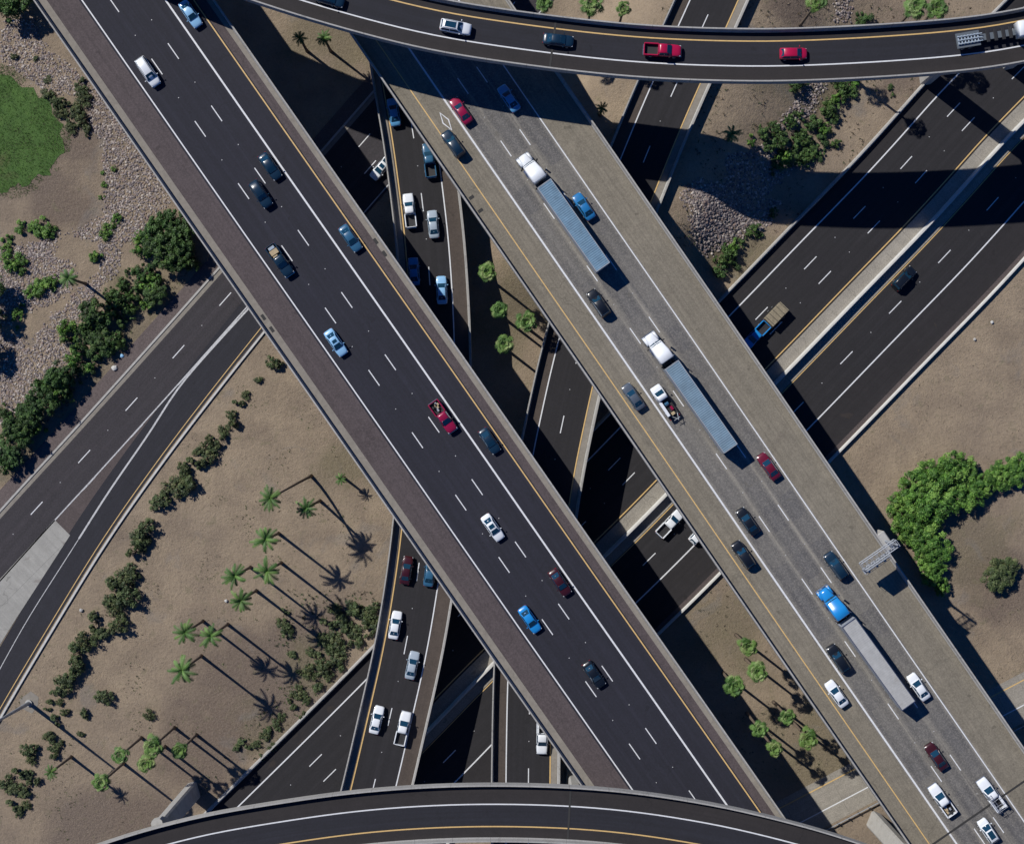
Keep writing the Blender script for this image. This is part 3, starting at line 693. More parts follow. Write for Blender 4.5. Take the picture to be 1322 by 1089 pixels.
def utility(color, opts=()):
    root = pickup(color, name='utility_truck'); pm = PAINT[color]
    for s in (1, -1):
        obj('tool_box', cached(('ut', color, s), lambda: MB().box(-2.85, -.8, min(s * .98, s * .55), max(s * .98, s * .55), .9, 1.55, bev=.04).me('tool_box', pm)), root)
    def rack():
        m = MB()
        for x in (-2.75, -1.8, -.85): m.cyl((x, -.9, 1.98), (x, .9, 1.98), .035, .035, 6)
        for s in (1, -1):
            m.cyl((-2.8, s * .9, 1.98), (.7, s * .9, 1.98), .035, .035, 6)
            for x in (-2.75, -.85): m.cyl((x, s * .9, 1.5), (x, s * .9, 1.98), .03, .03, 6)
        return m.me('rack', M_steel)
    obj('rack', cached(('ut', 'rack'), rack), root)
    if 'ladder' in opts:
        def lad():
            m = MB()
            for y in (.3, .7): m.cyl((-3.0, y, 2.05), (.4, y, 2.05), .035, .035, 6)
            for i in range(11): m.cyl((-2.9 + i * .32, .3, 2.05), (-2.9 + i * .32, .7, 2.05), .02, .02, 5)
            return m.me('ladder', M_chrome)
        obj('ladder', cached(('ut', 'lad'), lad), root)
    return root
def work_truck():
    """small white service truck: long side boom, hose reel, open rear deck"""
    root = empty('service_truck'); pm = PAINT['white']
    m = MB(); m.loft([ring(x, w, z, .4) for x, w, z in ((.35, .93, 1.2), (1.2, .98, 1.2), (2.2, .95, 1.15), (2.75, .88, 1.0), (2.9, .75, .9))])
    m.loft([cabring(.35, .9, .76, 1.15, 1.95), cabring(1.1, .9, .78, 1.15, 1.98), cabring(1.55, .88, .8, 1.15, 1.6), cabring(1.95, .84, .76, 1.15, 1.2)]); obj('body', m.me('body', pm, True), root)
    V, F = glass_quad([(1.9, .72, 1.25), (1.2, .68, 1.93), (1.2, -.68, 1.93), (1.9, -.72, 1.25)], .06, .02); obj('windshield', MB().add(V, F).me('windshield', M_glass), root)
    obj('deck', MB().box(-3.1, .3, -.95, .95, .75, .95, bev=.03).me('deck', M_trim), root)
    obj('side_box', MB().box(-2.4, .25, .50, .98, .95, 1.75, bev=.05).me('side_box', pm), root)
    obj('hose_reel', MB().cyl((-.5, -.35, 1.15), (-.5, .3, 1.15), .36, .36, 14).me('hose_reel', PAINT['steel']), root)
    obj('tank', MB().cyl((-1.8, -.4, 1.2), (-1.15, -.4, 1.2), .24, .24, 14).me('tank', PAINT['crimson']), root)
    obj('engine', MB().box(-2.6, -2.1, -.4, .2, .95, 1.4, bev=.05).me('engine', M_wood), root)
    m = MB(); m.cyl((-2.6, -.7, 1.2), (-3.7, -.25, 1.3), .06, .05, 6); m.cyl((-2.6, .4, 1.0), (-3.5, -.2, 1.3), .05, .05, 6); m.cyl((-3.4, -.7, 1.2), (-3.4, .4, 1.2), .05, .05, 6); obj('boom', m.me('boom', M_steel), root)
    lamps(root, 'wk', 2.8, -3.1, .9, .95, .8, .8); mirrors(root, 'wk', 1.5, .95, 1.35, M_trim, .08)
    for x in (1.9, -1.9):
        for s in (1, -1): wheel(root, x, s * .85, .42, .26)
    return root

def semi(color, roof, name='semi_truck', chrome=False):
    """origin under the trailer tail; trailer 16.15 m, tractor ahead of it"""
    root = empty(name); pm = PAINT[color]; TL = 16.15
    tr = MB(); tr.box(0, TL, -1.28, 1.28, 1.15, 4.02); to = obj('trailer', tr.me('trailer', M_bluetrailer), root)
    V = []; F = []; n = 46
    for i in range(n * 2 + 1):
        x = .06 + (TL - .12) * i / (n * 2); z = 4.06 + ((.03 if roof is not M_greyroof else .006) if i % 2 else 0)
        V += [(x, -1.22, z), (x, 0, z + .03), (x, 1.22, z)]
    for i in range(n * 2): F += [(i * 3, i * 3 + 3, i * 3 + 4, i * 3 + 1), (i * 3 + 1, i * 3 + 4, i * 3 + 5, i * 3 + 2)]
    F = [tuple(reversed(f)) for f in F]
    obj('roof', mesh('roof', V, [tuple(reversed(f)) for f in F], roof), to)
    rl = MB()
    for y0, y1 in ((-1.31, -1.2), (1.2, 1.31)): rl.box(-.01, TL + .01, y0, y1, 3.96, 4.12)
    rl.box(-.03, .1, -1.2, 1.2, 3.96, 4.125); rl.box(TL - .1, TL + .03, -1.2, 1.2, 3.96, 4.125); obj('top_rail', rl.me('top_rail', M_chrome if roof is M_greyroof else M_bluetrailer), to)
    for s in (1, -1): obj('rear_door', MB().box(-.03, .02, min(s * .03, s * 1.2), max(s * .03, s * 1.2), 1.25, 3.9).me('rear_door', M_bluetrailer), to)
    obj('rear_bumper', MB().box(-.05, .1, -1.1, 1.1, .55, .68).box(.0, .1, -.7, -.6, .6, 1.15).box(.0, .1, .6, .7, .6, 1.15).me('rear_bumper', M_steel), to)
    T = TL + .95
    fr_ = MB(); fr_.box(T - 3.3, T + 4.5, -.45, .45, .75, 1.05); fr_.box(T - 2.8, T - 1.0, -.55, .55, 1.05, 1.13); obj('chassis', fr_.me('chassis', M_trim), root)
    # sleeper and cab
    m = MB()
    def cr(x, w, zb, zt, r=.25): return [(x, w, zb), (x, w, zt - r), (x, w - r * .4, zt - r * .3), (x, w - r, zt), (x, 0, zt + .06), (x, -w + r, zt), (x, -w + r * .4, zt - r * .3), (x, -w, zt - r), (x, -w, zb)]
    m.loft([cr(T - .02, 1.14, 1.1, 3.45), cr(T + .1, 1.2, 1.1, 3.62), cr(T + 1.4, 1.2, 1.1, 3.5), cr(T + 2.0, 1.15, 1.1, 3.15), cr(T + 2.9, 1.08, 1.1, 2.75), cr(T + 3.25, 1.02, 1.1, 2.5)]); obj('cab', m.me('cab', pm, True), root)
    m = MB(); m.loft([cr(T + 3.24, .93, 1.0, 2.0, .3), cr(T + 3.3, .93, 1.0, 2.02, .3), cr(T + 4.6, .80, .95, 1.80, .3), cr(T + 5.05, .66, .9, 1.6, .3)])
    for s in (1, -1):
        m.loft([[(x, s * (y), z) for y, z in ((.75, .9), (1.15, .9), (1.17, zt - .12), (1.0, zt), (.75, zt + .02))][::s] for x, zt in ((T + 3.5, 1.15), (T + 3.75, 1.42), (T + 4.4, 1.42), (T + 4.9, 1.2), (T + 5.05, 1.0))])
    obj('hood', m.me('hood', pm, True), root)
    V, F = glass_quad([(T + 3.62, .84, 2.08), (T + 3.2, .92, 2.62), (T + 3.2, -.92, 2.62), (T + 3.62, -.84, 2.08)], .02, .0)
    m = MB(); 
    for s in (1, -1):
        V, F = glass_quad([(T + 3.42, s * .03, 2.04), (T + 2.98, s * .03, 2.72), (T + 2.92, s * .9, 2.66), (T + 3.30, s * .9, 2.04)], .10, .0); m.add(V, F)
    obj('windshield', m.me('windshield', M_glass), root)
    for s in (1, -1):
        obj('fuel_tank', MB().cyl((T + 1.3, s * .98, .75), (T + 2.9, s * .98, .75), .3, .3, 14).me('fuel_tank', M_chrome), root)
        obj('exhaust_stack', MB().cyl((T + .0 + .12, s * 1.27, 1.3), (T + .12, s * 1.27, 3.9), .07, .07, 8).me('exhaust_stack', M_chrome), root)
        y0, y1 = sorted((s * 1.35, s * 1.62))
        obj('mirror', MB().cyl((T + 3.0, s * 1.1, 2.3), (T + 3.05, s * 1.5, 2.3), .03, .03, 6).cyl((T + 3.0, s * 1.1, 1.8), (T + 3.05, s * 1.5, 1.8), .03, .03, 6).box(T + 2.95, T + 3.13, y0, y1, 1.7, 2.6, bev=.03).me('mirror', M_chrome if chrome else M_trim), root)
        obj('headlight', MB().box(T + 4.85, T + 5.1, min(s * .72, s * 1.05), max(s * .72, s * 1.05), .95, 1.2, bev=.05).me('headlight', M_head), root)
    obj('bumper', MB().box(T + 5.0, T + 5.25, -1.15, 1.15, .45, .85, bev=.06).me('bumper', M_chrome), root)
    for x in (T + 4.25,):
        for s in (1, -1): wheel(root, x, s * 1.02, .5, .3)
    for x in (T - .9, T - 2.2, 1.6, 2.9):
        for s in (1, -1): wheel(root, x, s * .95, .5, .52)
    for s in (1, -1): obj('mud_flap', MB().box(.75, .78, min(s * .7, s * 1.2), max(s * .7, s * 1.2), .25, 1.0).me('mud_flap', M_trim), root)
    return root

ROAD = {'A': (pA, Z_HI, 1), 'B': (pB, Z_HI, -1), 'C': (pC, Z_TOP, -1), 'M': (pM, Z_MID, -1), 'N': (pN, Z_MID, 1), 'Lw': (pL, .03, 1), 'Le': (pL, .03, -1), 'F': (pF, .03, 1)}
def put(o, px, py, road, label, cat, group=None, h=1.2, back=0.0, da=0.0):
    p, z, sg = ROAD[road]; z = z + 1.4 if road == 'C' else z; w = at(px, py, z + h); q = p.proj(w); t = p.ev(q)[1] * sg
    a = math.atan2(t.y, t.x) + R(da); o.rotation_euler = (0, 0, a)
    if road == 'C': z = p.ev(q)[0].z
    o.location = (w.x - math.cos(a) * back, w.y - math.sin(a) * back, z + (.026 if road not in ('Lw', 'Le', 'F') else .012))
    tag(o, label, cat, group); return o
GA, GB, GC, GM = 'vehicles on the dark overpass', 'vehicles on the pale concrete overpass', 'vehicles on the curved top ramp', 'vehicles on the middle connector ramp'
V = [
 (car('sedan', 'bluewhite'), 245, 17, 'A', 'shade-tinted silver white sedan at the top edge of the dark overpass, half in shadow', 'car', GA),
 (car('minivan', 'white'), 190, 92, 'A', 'white minivan alone in the outer lane of the dark overpass, upper left', 'van', GA),
 (car('sedan', 'navy'), 348, 214, 'A', 'dark navy sedan by the thick white line, abreast of a darker car', 'car', GA),
 (car('suv', 'navy'), 336, 250, 'A', 'dark navy sport utility in the centre lane just behind and beside another dark car', 'car', GA),
 (car('sedan', 'steel'), 452, 307, 'A', 'steel blue sedan in the lane beside the yellow line', 'car', GA),
 (car('sedan', 'bluewhite', ('sunroof',)), 433, 442, 'A', 'pale blue and white sedan close to the left edge line of the dark overpass', 'car', GA),
 (car('coupe', 'navy'), 632, 569, 'A', 'small dark blue coupe beside the yellow line, ahead of the red pickup', 'car', GA),
 (car('sedan', 'white', ('bigroof',)), 636, 681, 'A', 'white sedan with a dark sunroof in the centre lane of the dark overpass', 'car', GA),
 (car('sedan', 'maroon'), 723, 752, 'A', 'dark maroon sedan touching the thick white line of the dark overpass', 'car', GA),
 (car('sedan', 'brightblue'), 684, 800, 'A', 'bright blue sedan in the outer lane of the dark overpass', 'car', GA),
 (car('sedan', 'black'), 767, 871, 'A', 'black sedan between dashed lines, lowest car on the dark overpass', 'car', GA),
 (car('sedan', 'sky'), 657, 126, 'B', 'light blue sedan in the shadow cast by the top ramp', 'car', GB),
 (car('sedan', 'crimson'), 595, 142, 'B', 'crimson sedan leaving the sun for the shadow of the top ramp', 'car', GB),
 (car('suv', 'navy'), 585, 185, 'B', 'dark sport utility on the left shoulder lane beside the diamond lane mark', 'car', GB),
 (car('sedan', 'blue'), 754, 266, 'B', 'blue sedan next to the front semi trailer on its right side', 'car', GB),
 (car('suv', 'black'), 773, 391, 'B', 'black sport utility by the thick white line between the first two semi trucks', 'car', GB),
 (car('sedan', 'grey'), 818, 512, 'B', 'dark grey blue sedan between the yellow line and thick white line', 'car', GB),
 (car('sedan', 'darkred'), 993, 602, 'B', 'red sedan with dark windows just behind the second semi truck', 'car', GB),
 (car('sedan', 'black'), 966, 673, 'B', 'black sedan beside the thick white line, ahead of the black utility car', 'car', GB),
 (car('suv', 'black'), 960, 716, 'B', 'black sport utility left of the thick white line near the left parapet', 'car', GB),
 (car('suv', 'navy'), 1080, 730, 'B', 'black sport utility just right of the blue truck cab, facing upper left', 'car', GB),
 (car('suv', 'black'), 1083, 850, 'B', 'black sport utility straddling the thick white line beside the pale trailer', 'car', GB),
 (car('sedan', 'white'), 1081, 896, 'B', 'white sedan between yellow line and thick white line, left of the pale trailer', 'car', GB),
 (car('sedan', 'white'), 1187, 887, 'B', 'white sedan to the right of the pale semi trailer tail', 'car', GB),
 (car('sedan', 'maroon'), 1210, 977, 'B', 'dark maroon sedan in the centre lane behind the third semi truck', 'car', GB),
 (car('hatch', 'white', ('bigroof',)), 1277, 1073, 'B', 'white hatchback with a dark roof panel at the bottom right corner', 'car', GB),
 (car('suv', 'white', ('bigroof',)), 588, 33, 'C', 'white sport utility with a large dark sunroof, leftmost whole car on the top ramp', 'car', GC),
 (car('sedan', 'navy'), 721, 50, 'C', 'dark blue sedan on the top ramp behind the red pickup', 'car', GC),
 (car('hatch', 'red'), 1024.5, 69, 'C', 'bright red hatchback on the top ramp ahead of the red pickup', 'car', GC),
 (car('sedan', 'navy'), 424, -4, 'C', 'dark blue sedan cut by the top edge of the picture on the top ramp', 'car', GC),
 (car('sedan', 'sky'), 508, 144, 'M', 'light blue sedan squeezed between connector parapet and the pale overpass edge', 'car', GM),
 (car('sedan', 'silver'), 559, 289, 'M', 'silver sedan behind and right of the white pickup on the connector', 'car', GM),
 (car('sedan', 'blue'), 534, 350, 'M', 'deep blue car half hidden in shadow under the dark overpass edge', 'car', GM),
 (car('sedan', 'bluewhite'), 570, 374, 'M', 'pale sedan by the white edge line just outside the dark shadow', 'car', GM),
 (car('sedan', 'maroon'), 524.5, 736, 'M', 'dark red sedan by the yellow line just south of the dark overpass', 'car', GM),
 (car('sedan', 'steel'), 555, 739, 'M', 'dark blue car partly covered by the parapet of the dark overpass', 'car', GM),
 (car('sedan', 'white'), 510, 807, 'M', 'white sedan against the yellow line behind the dark red car', 'car', GM),
 (car('sedan', 'silver'), 532, 859, 'M', 'silver sedan in the right lane, third from the bottom on the connector', 'car', GM),
 (car('sedan', 'white', ()), 486, 929.5, 'M', 'white sedan by the yellow line beside the white pickup near the bottom', 'car', GM),
 (car('sedan', 'white', ('bigroof',)), 492, 216, 'F', 'white car on the shaded ground level road, partly hidden by the connector parapet', 'car', None),
 (car('suv', 'black'), 1168, 359, 'Le', 'black sport utility alone on the right carriageway of the low freeway', 'car', None),
 (car('hatch', 'white'), 904, 689, 'Le', 'white hatchback emerging from under the pale overpass on the low freeway', 'car', None),
 (pickup('crimson', ('x',)), 572, 538, 'A', 'red pickup truck with gear in its open bed on the dark overpass', 'pickup truck', GA),
 (pickup('red'), 856, 64, 'C', 'bright red pickup truck with an empty bed on the top ramp', 'pickup truck', GC),
 (pickup('steel'), 554, 206, 'M', 'blue pickup truck hugging the pale overpass edge on the connector', 'pickup truck', GM),
 (pickup('white'), 528.5, 271, 'M', 'white pickup truck with dark bed by the yellow line of the connector', 'pickup truck', GM),
 (pickup('white'), 520, 940, 'M', 'white pickup truck by the white edge line, lowest on the connector', 'pickup truck', GM),
 (pickup('white'), 866, 675, 'Le', 'white pickup truck on the low freeway between the two wide overpasses', 'pickup truck', None),
 (pickup('white'), 1217, 1033, 'B', 'white pickup truck beside the thick white line at bottom right', 'pickup truck', GB),
 (utility('white'), 700, 952, 'N', 'white utility truck with roof rack emerging below the dark overpass', 'utility truck', None),
 (utility('white', ('ladder',)), 1280, 1025, 'B', 'white utility truck with side boxes and a ladder near the right corner', 'utility truck', GB),
 (work_truck(), 858, 518, 'B', 'small white service truck with small red tank and hose reel beside the second semi trailer', 'service truck', GB),
]
for (o, px, py, rd, lab, cat, g) in V: put(o, px, py, rd, lab, cat, g, da=random.uniform(-1, 1))
o, cr = pickup('navy', ('load',)); put(o, 361, 336, 'A', 'dark pickup truck with boxes piled in its bed on the dark overpass', 'pickup truck', GA)
cr.rotation_euler = o.rotation_euler; cr.location = o.matrix_basis @ Vector((-1.05, 0, .625))
# gear in beds
def gear(px, py, rd, lab, seed):
    rnd = random.Random(seed); m = MB()
    for i in range(9):
        x = rnd.uniform(-.7, .7); y = rnd.uniform(-.5, .5); m.box(x - .2, x + .2, y - .15, y + .15, 0, rnd.uniform(.25, .6), bev=.03, mi=i % 3)
    g = obj('tool_pile', m.me('tool_pile', [M_wood, M_steel, M_trim])); base = [v for v in V if v[1] == px and v[2] == py][0][0]
    g.rotation_euler = base.rotation_euler; g.location = base.matrix_basis @ Vector((-1.8, 0, .625)); tag(g, lab, 'cargo')
gear(572, 538, 'A', 'jumble of tools and wood in the bed of the red pickup on the dark overpass', 3)
gear(1217, 1033, 'B', 'small tool pile in the bed of the white pickup at bottom right', 5)
# semi trucks
for (c, roof, fx, fy, rx, ry, lab) in (('white', M_blueroof, 702.6, 237, 778.5, 344.4, 'semi truck with white cab and sky-tinted ribbed trailer roof, farthest up the pale overpass'),
        ('white', M_blueroof2, 867, 470.4, 943.7, 579.3, 'semi truck with white cab and sky-tinted ribbed trailer roof, middle one of three'),
        ('brightblue', M_greyroof, 1096.3, 804, 1172.6, 910, 'semi truck with bright blue cab and pale grey trailer')):
    o = semi(c, roof, chrome=(c != 'white')); a, b = at(fx, fy, Z_HI + 4.1), at(rx, ry, Z_HI + 4.1); d = a - b
    o.rotation_euler = (0, 0, math.atan2(d.y, d.x)); c0 = (a + b) / 2 - d.normalized() * 8.07; o.location = (c0.x, c0.y, Z_HI + .026); tag(o, lab, 'semi truck', 'semi trucks on the pale concrete overpass')
# box trailer behind a blue pickup on the low freeway
def trailer_rig():
    root = pickup('brightblue', name='pickup_truck')
    tr = empty('trailer')
    m = MB(); m.box(-2.0, 2.0, -1.05, 1.05, .75, 1.9, bev=.06); obj('load', m.me('load', flat_mat('weathered_tarp', (.25, .215, .15), .9, .3, 2.5, stain=(.14, .12, .09), bump=.5)), tr)
    for i in range(5): obj('strap', MB().box(-1.8 + i * .85, -1.72 + i * .85, -1.07, 1.07, 1.89, 1.925).me('strap', M_trim), tr)
    obj('frame', MB().box(-2.2, 2.2, -1.2, 1.2, .6, .745).box(2.2, 3.6, -.06, .06, .55, .65).me('frame', M_trim), tr)
    for x in (-.6, .35):
        for s in (1, -1): wheel(tr, x, s * 1.26, .35, .2)
    return root, tr
o, tr = trailer_rig(); put(o, 976, 433, 'Lw', 'blue pickup truck towing a tan trailer on the low freeway', 'pickup truck', None)
put(tr, 1002, 406, 'Lw', 'tan topped trailer towed by the blue pickup on the low freeway', 'trailer', None)
# flatbed truck on the top ramp at right
def flatbed():
    root = empty('flatbed_truck')
    m = MB(); m.box(-7.2, -3.6, -1.15, 1.15, 1.05, 1.25); m.box(-3.6, 1.9, -.5, .5, .8, 1.1); obj('deck', m.me('deck', PAINT['deck_grey']), root)
    m = MB()
    for i in range(7): m.box(-7.0 + i * .5, -6.85 + i * .5, -.7, .7, 1.26, 1.46)
    for y in (-.55, 0, .55): m.box(-7.1, -3.3, y - .06, y + .06, 1.46, 1.6)
    obj('load_rack', m.me('load_rack', PAINT['silver']), root)
    m = MB()
    for x in (-2.6, -1.4, -.2, .9): m.box(x, x + .5, -.9, .9, 1.1, 1.3, bev=.03)
    obj('crossbeam', m.me('crossbeam', M_trim), root)
    m = MB(); m.loft([[(x, y, z) for y, z in ((1.15, .9), (1.18, zt - .2), (1.0, zt), (0, zt + .05), (-1.0, zt), (-1.18, zt - .2), (-1.15, .9))] for x, zt in ((1.9, 2.7), (2.1, 2.85), (3.6, 2.8), (3.9, 2.3), (4.1, 1.8), (4.15, 1.2))]); obj('cab', m.me('cab', PAINT['white'], True), root)
    V_, F_ = glass_quad([(4.1, .95, 1.85), (3.68, .95, 2.72), (3.68, -.95, 2.72), (4.1, -.95, 1.85)], .05, .0); obj('windshield', MB().add(V_, F_).me('windshield', M_glass), root)
    for x in (3.1, -5.0, -6.2): 
        for s in (1, -1): wheel(root, x, s * .98, .48, .3)
    for s in (1, -1):
        y0, y1 = sorted((s * 1.3, s * 1.5)); obj('mirror', MB().box(3.5, 3.65, y0, y1, 1.7, 2.4, bev=.03).cyl((3.55, s * 1.1, 2.0), (3.58, s * 1.4, 2.0), .03, .03, 6).me('mirror', M_trim), root)
    return root
put(flatbed(), 1293, 45, 'C', 'long flatbed truck with white cab at the right end of the top ramp', 'truck', GC)

# ---------------------------------------------------------------- cantilever sign over the pale overpass
def gantry():
    base = at(1139, 699, Z_HI); q = pB.proj(base); t = pB.ev(q)[1]
    b = pB.pt(q, 24.55); root = empty('sign_gantry', b, math.atan2(t.y, t.x) + math.pi / 2)   # local x = towards outside
    tag(root, 'grey steel cantilever sign gantry on the right parapet of the pale overpass', 'sign gantry')
    obj('mounting_block', MB().box(-.7, .7, -1.6, 1.6, -1.8, 1.07, bev=.15).me('mounting_block', M_conc), root)
    obj('post', MB().cyl((0, 0, 1.07), (0, 0, 7.3), .22, .16, 12).cyl((0, -.9, 1.07), (0, 0, 6.9), .07, .07, 8).me('post', M_steel), root)
    m = MB(); L = -6.2
    for y in (-.55, .55):
        for z in (5.4, 6.7): m.cyl((.4, y, z), (L, y, z), .075, .075, 8)
    n = 7
    for i in range(n + 1):
        x = .4 + (L - .4) * i / n; 
        for z in (5.4, 6.7): m.cyl((x, -.55, z), (x, .55, z), .05, .05, 6)
        for y in (-.55, .55): m.cyl((x, y, 5.4), (x, y, 6.7), .045, .045, 6)
        if i < n:
            x2 = .4 + (L - .4) * (i + 1) / n; m.cyl((x, -.55, 6.7), (x2, .55, 6.7), .035, .035, 6)
            for y in (-.55, .55): m.cyl((x, y, 5.4), (x2, y, 6.7), .035, .035, 6)
    obj('truss_arm', m.me('truss_arm', M_steel), root)
    sp = obj('sign_panel', MB().box(L, -1.6, -.86, -.78, 4.1, 7.2).me('sign_panel', M_steel), root); obj('sign_face', MB().box(L + .03, -1.63, -.875, -.862, 4.13, 7.17).me('sign_face', flat_mat('sign_green', (.01, .16, .09), .5)), sp)
    m = MB()
    for i in range(6): x = L + .3 + i * .78; m.box(x, x + .1, -.78, -.68, 4.2, 7.1)
    obj('sign_bracket', m.me('sign_bracket', M_steel), root)
    m = MB(); m.box(L, -1.4, -1.75, -.9, 3.95, 4.0)
    for i in range(9): x = L + .1 + i * .55; m.cyl((x, -1.75, 4.0), (x, -1.75, 5.0), .025, .025, 5)
    m.cyl((L, -1.75, 5.0), (-1.4, -1.75, 5.0), .03, .03, 6)
    obj('walkway', m.me('walkway', M_steel), root)
    for i in range(3): x = L + .8 + i * 1.5; obj('sign_lamp', MB().box(x - .2, x + .2, -1.9, -1.5, 4.03, 4.25, bev=.05).me('sign_lamp', M_white_conc), root)
gantry()

# ---------------------------------------------------------------- light mast, lower left
def mast(px, py, h, label, az=R(215)):
    p = at(px, py); root = empty('light_pole', (p.x, p.y, 0)); tag(root, label, 'light pole')
    obj('pole', MB().cyl((0, 0, .2), (0, 0, h), .36, .16, 14).me('pole', M_steel), root)
    obj('base', MB().cyl((0, 0, -.2), (0, 0, .35), .65, .6, 16).me('base', M_conc), root)
    obj('arm', MB().cyl((0, 0, h - .2), (2.4 * math.cos(az), 2.4 * math.sin(az), h + .2), .08, .06, 8).me('arm', M_steel), root)
    c, s = math.cos(az), math.sin(az); obj('lamp_head', MB().box(2.2 * c - .35, 2.2 * c + .35, 2.2 * s - .2, 2.2 * s + .2, h + .1, h + .3, bev=.05).me('lamp_head', M_steel), root)
mast(37.5, 907, 17.5, 'tall thick steel light pole rising from a pale pad in the lower left field')
pad = patch('concrete_pad', [(26, 901), (40, 891), (51, 899), (48, 910), (41, 920), (27, 913)], M_gutter, .03, .15, 4); tag(pad, kind='structure')

# ---------------------------------------------------------------- vegetation
def leaf_mat(name, c, var=.35):
    b = NB(name); n1 = b.noise(.9, 3); oi = b.n('ShaderNodeObjectInfo')
    col = b.mix(b.ramp(n1, .3, .7), mul(c, 1 - var), mul(c, 1 + var)); col = b.mix(b.ramp(oi.outputs['Random'], 0, 1, 0, .35), col, (c[0] * 1.25, c[1] * .9, c[2] * .8))
    m = b.out(col, .65); b.b.inputs['Transmission Weight'].default_value = 0
    return m
L_dark = [leaf_mat('leaf_dark_a', (.024, .062, .014)), leaf_mat('leaf_dark_b', (.040, .100, .020)), leaf_mat('leaf_dark_c', (.075, .15, .034))]
L_olive = [leaf_mat('leaf_olive_a', (.034, .058, .020)), leaf_mat('leaf_olive_b', (.060, .095, .030)), leaf_mat('leaf_olive_c', (.105, .13, .050))]
L_bright = [leaf_mat('leaf_bright_a', (.038, .115, .013)), leaf_mat('leaf_bright_b', (.085, .205, .026)), leaf_mat('leaf_bright_c', (.16, .30, .055))]
L_dry = [leaf_mat('leaf_dry_a', (.085, .075, .048)), leaf_mat('leaf_dry_b', (.05, .058, .032)), leaf_mat('leaf_dry_c', (.12, .10, .07))]
L_palm = [leaf_mat('palm_a', (.045, .115, .020), .2), leaf_mat('palm_b', (.10, .20, .042), .2), leaf_mat('palm_c', (.20, .29, .10), .2)]
M_bark = flat_mat('bark', (.10, .08, .06), .95, .25, 3, bump=.5)
M_ptrunk = flat_mat('palm_trunk', (.15, .115, .085), .95, .25, 4, bump=.6)

def cloud(seed, n, clumps, leaf, flat=.75, spread=.72, crad=(.26, .46), hollow=.6):
    """leaf quads in many overlapping clumps; unit radius crown sitting on z=0"""
    rnd = random.Random(seed); C = []
    for i in range(clumps):
        a = rnd.uniform(0, 2 * math.pi); r = math.sqrt(rnd.random()) * spread * rnd.uniform(.7, 1.1); z = rnd.uniform(.25, 1.0) * (1 - .5 * r)
        C.append((r * math.cos(a), r * math.sin(a), z * flat, rnd.uniform(*crad), rnd.choice((0, 0, 1, 1, 2))))
    V = []; F = []; fm = []
    for i in range(n):
        x, y, z, r, mi = rnd.choice(C)
        d = Vector((rnd.gauss(0, 1), rnd.gauss(0, 1), rnd.gauss(0, 1) + .35)).normalized(); rr = r * (rnd.random() ** .33 * (1 - hollow) + hollow) * rnd.uniform(.75, 1.12)
        p = Vector((x, y, z)) + Vector((d.x * rr, d.y * rr, d.z * rr * .8))
        if p.z < .03: p.z = rnd.uniform(.03, .2)
        nn = (d + Vector((rnd.uniform(-.8, .8), rnd.uniform(-.8, .8), rnd.uniform(0, .9)))).normalized()
        a = nn.orthogonal().normalized(); a.rotate(Matrix.Rotation(rnd.uniform(0, 6.28), 3, nn)); b = nn.cross(a); s = leaf * rnd.uniform(.6, 1.35)
        k = len(V); V += [p - a * s * .95, p + b * s * .42 - a * .1 * s, p + a * s * .95, p - b * s * .42]; F.append((k, k + 1, k + 2, k + 3)); fm.append(mi if rnd.random() < .75 else rnd.randrange(3))
    return V, F, fm
def stems(seed, n, top, rad, spread):
    rnd = random.Random(seed); m = MB()
    for i in range(n):
        a = rnd.uniform(0, 6.28); r = spread * rnd.uniform(.4, 1); m.cyl((0, 0, -.05), (r * .4 * math.cos(a), r * .4 * math.sin(a), top * .5), rad, rad * .7, 6); m.cyl((r * .4 * math.cos(a), r * .4 * math.sin(a), top * .5), (r * math.cos(a), r * math.sin(a), top), rad * .7, rad * .25, 6)
    return m
def plant_proto(kind, seed):
    """(parts list) unit crowns, cached"""
    if kind[0] == 'shrub':
        mats = {'olive': L_olive, 'dark': L_dark, 'bright': L_bright, 'dry': L_dry}[kind[1]]
        V, F, fm = cloud(seed, 1500 if kind[1] != 'dry' else 600, (16, 30, 11, 24)[seed // 7 % 4], .082, .85, (.70, .85, .8, .75)[seed // 7 % 4], (.10, .34), .25)
        return [('foliage', mesh('foliage', V, F, mats, fm)), ('stem', stems(seed, 7, .6, .035, .5).me('stem', M_bark))]
    if kind[0] == 'tree':
        mats = {'olive': L_olive, 'dark': L_dark, 'bright': L_bright, 'dry': L_dry}[kind[1]]
        V, F, fm = cloud(seed, 7000, 60, .055, .75, .84, (.10, .26), .35)
        V = [v + Vector((0, 0, .45)) for v in V]
        return [('crown', mesh('crown', V, F, mats, fm)), ('trunk', stems(seed, 6, .95, .06, .55).me('trunk', M_bark))]
PC = {}
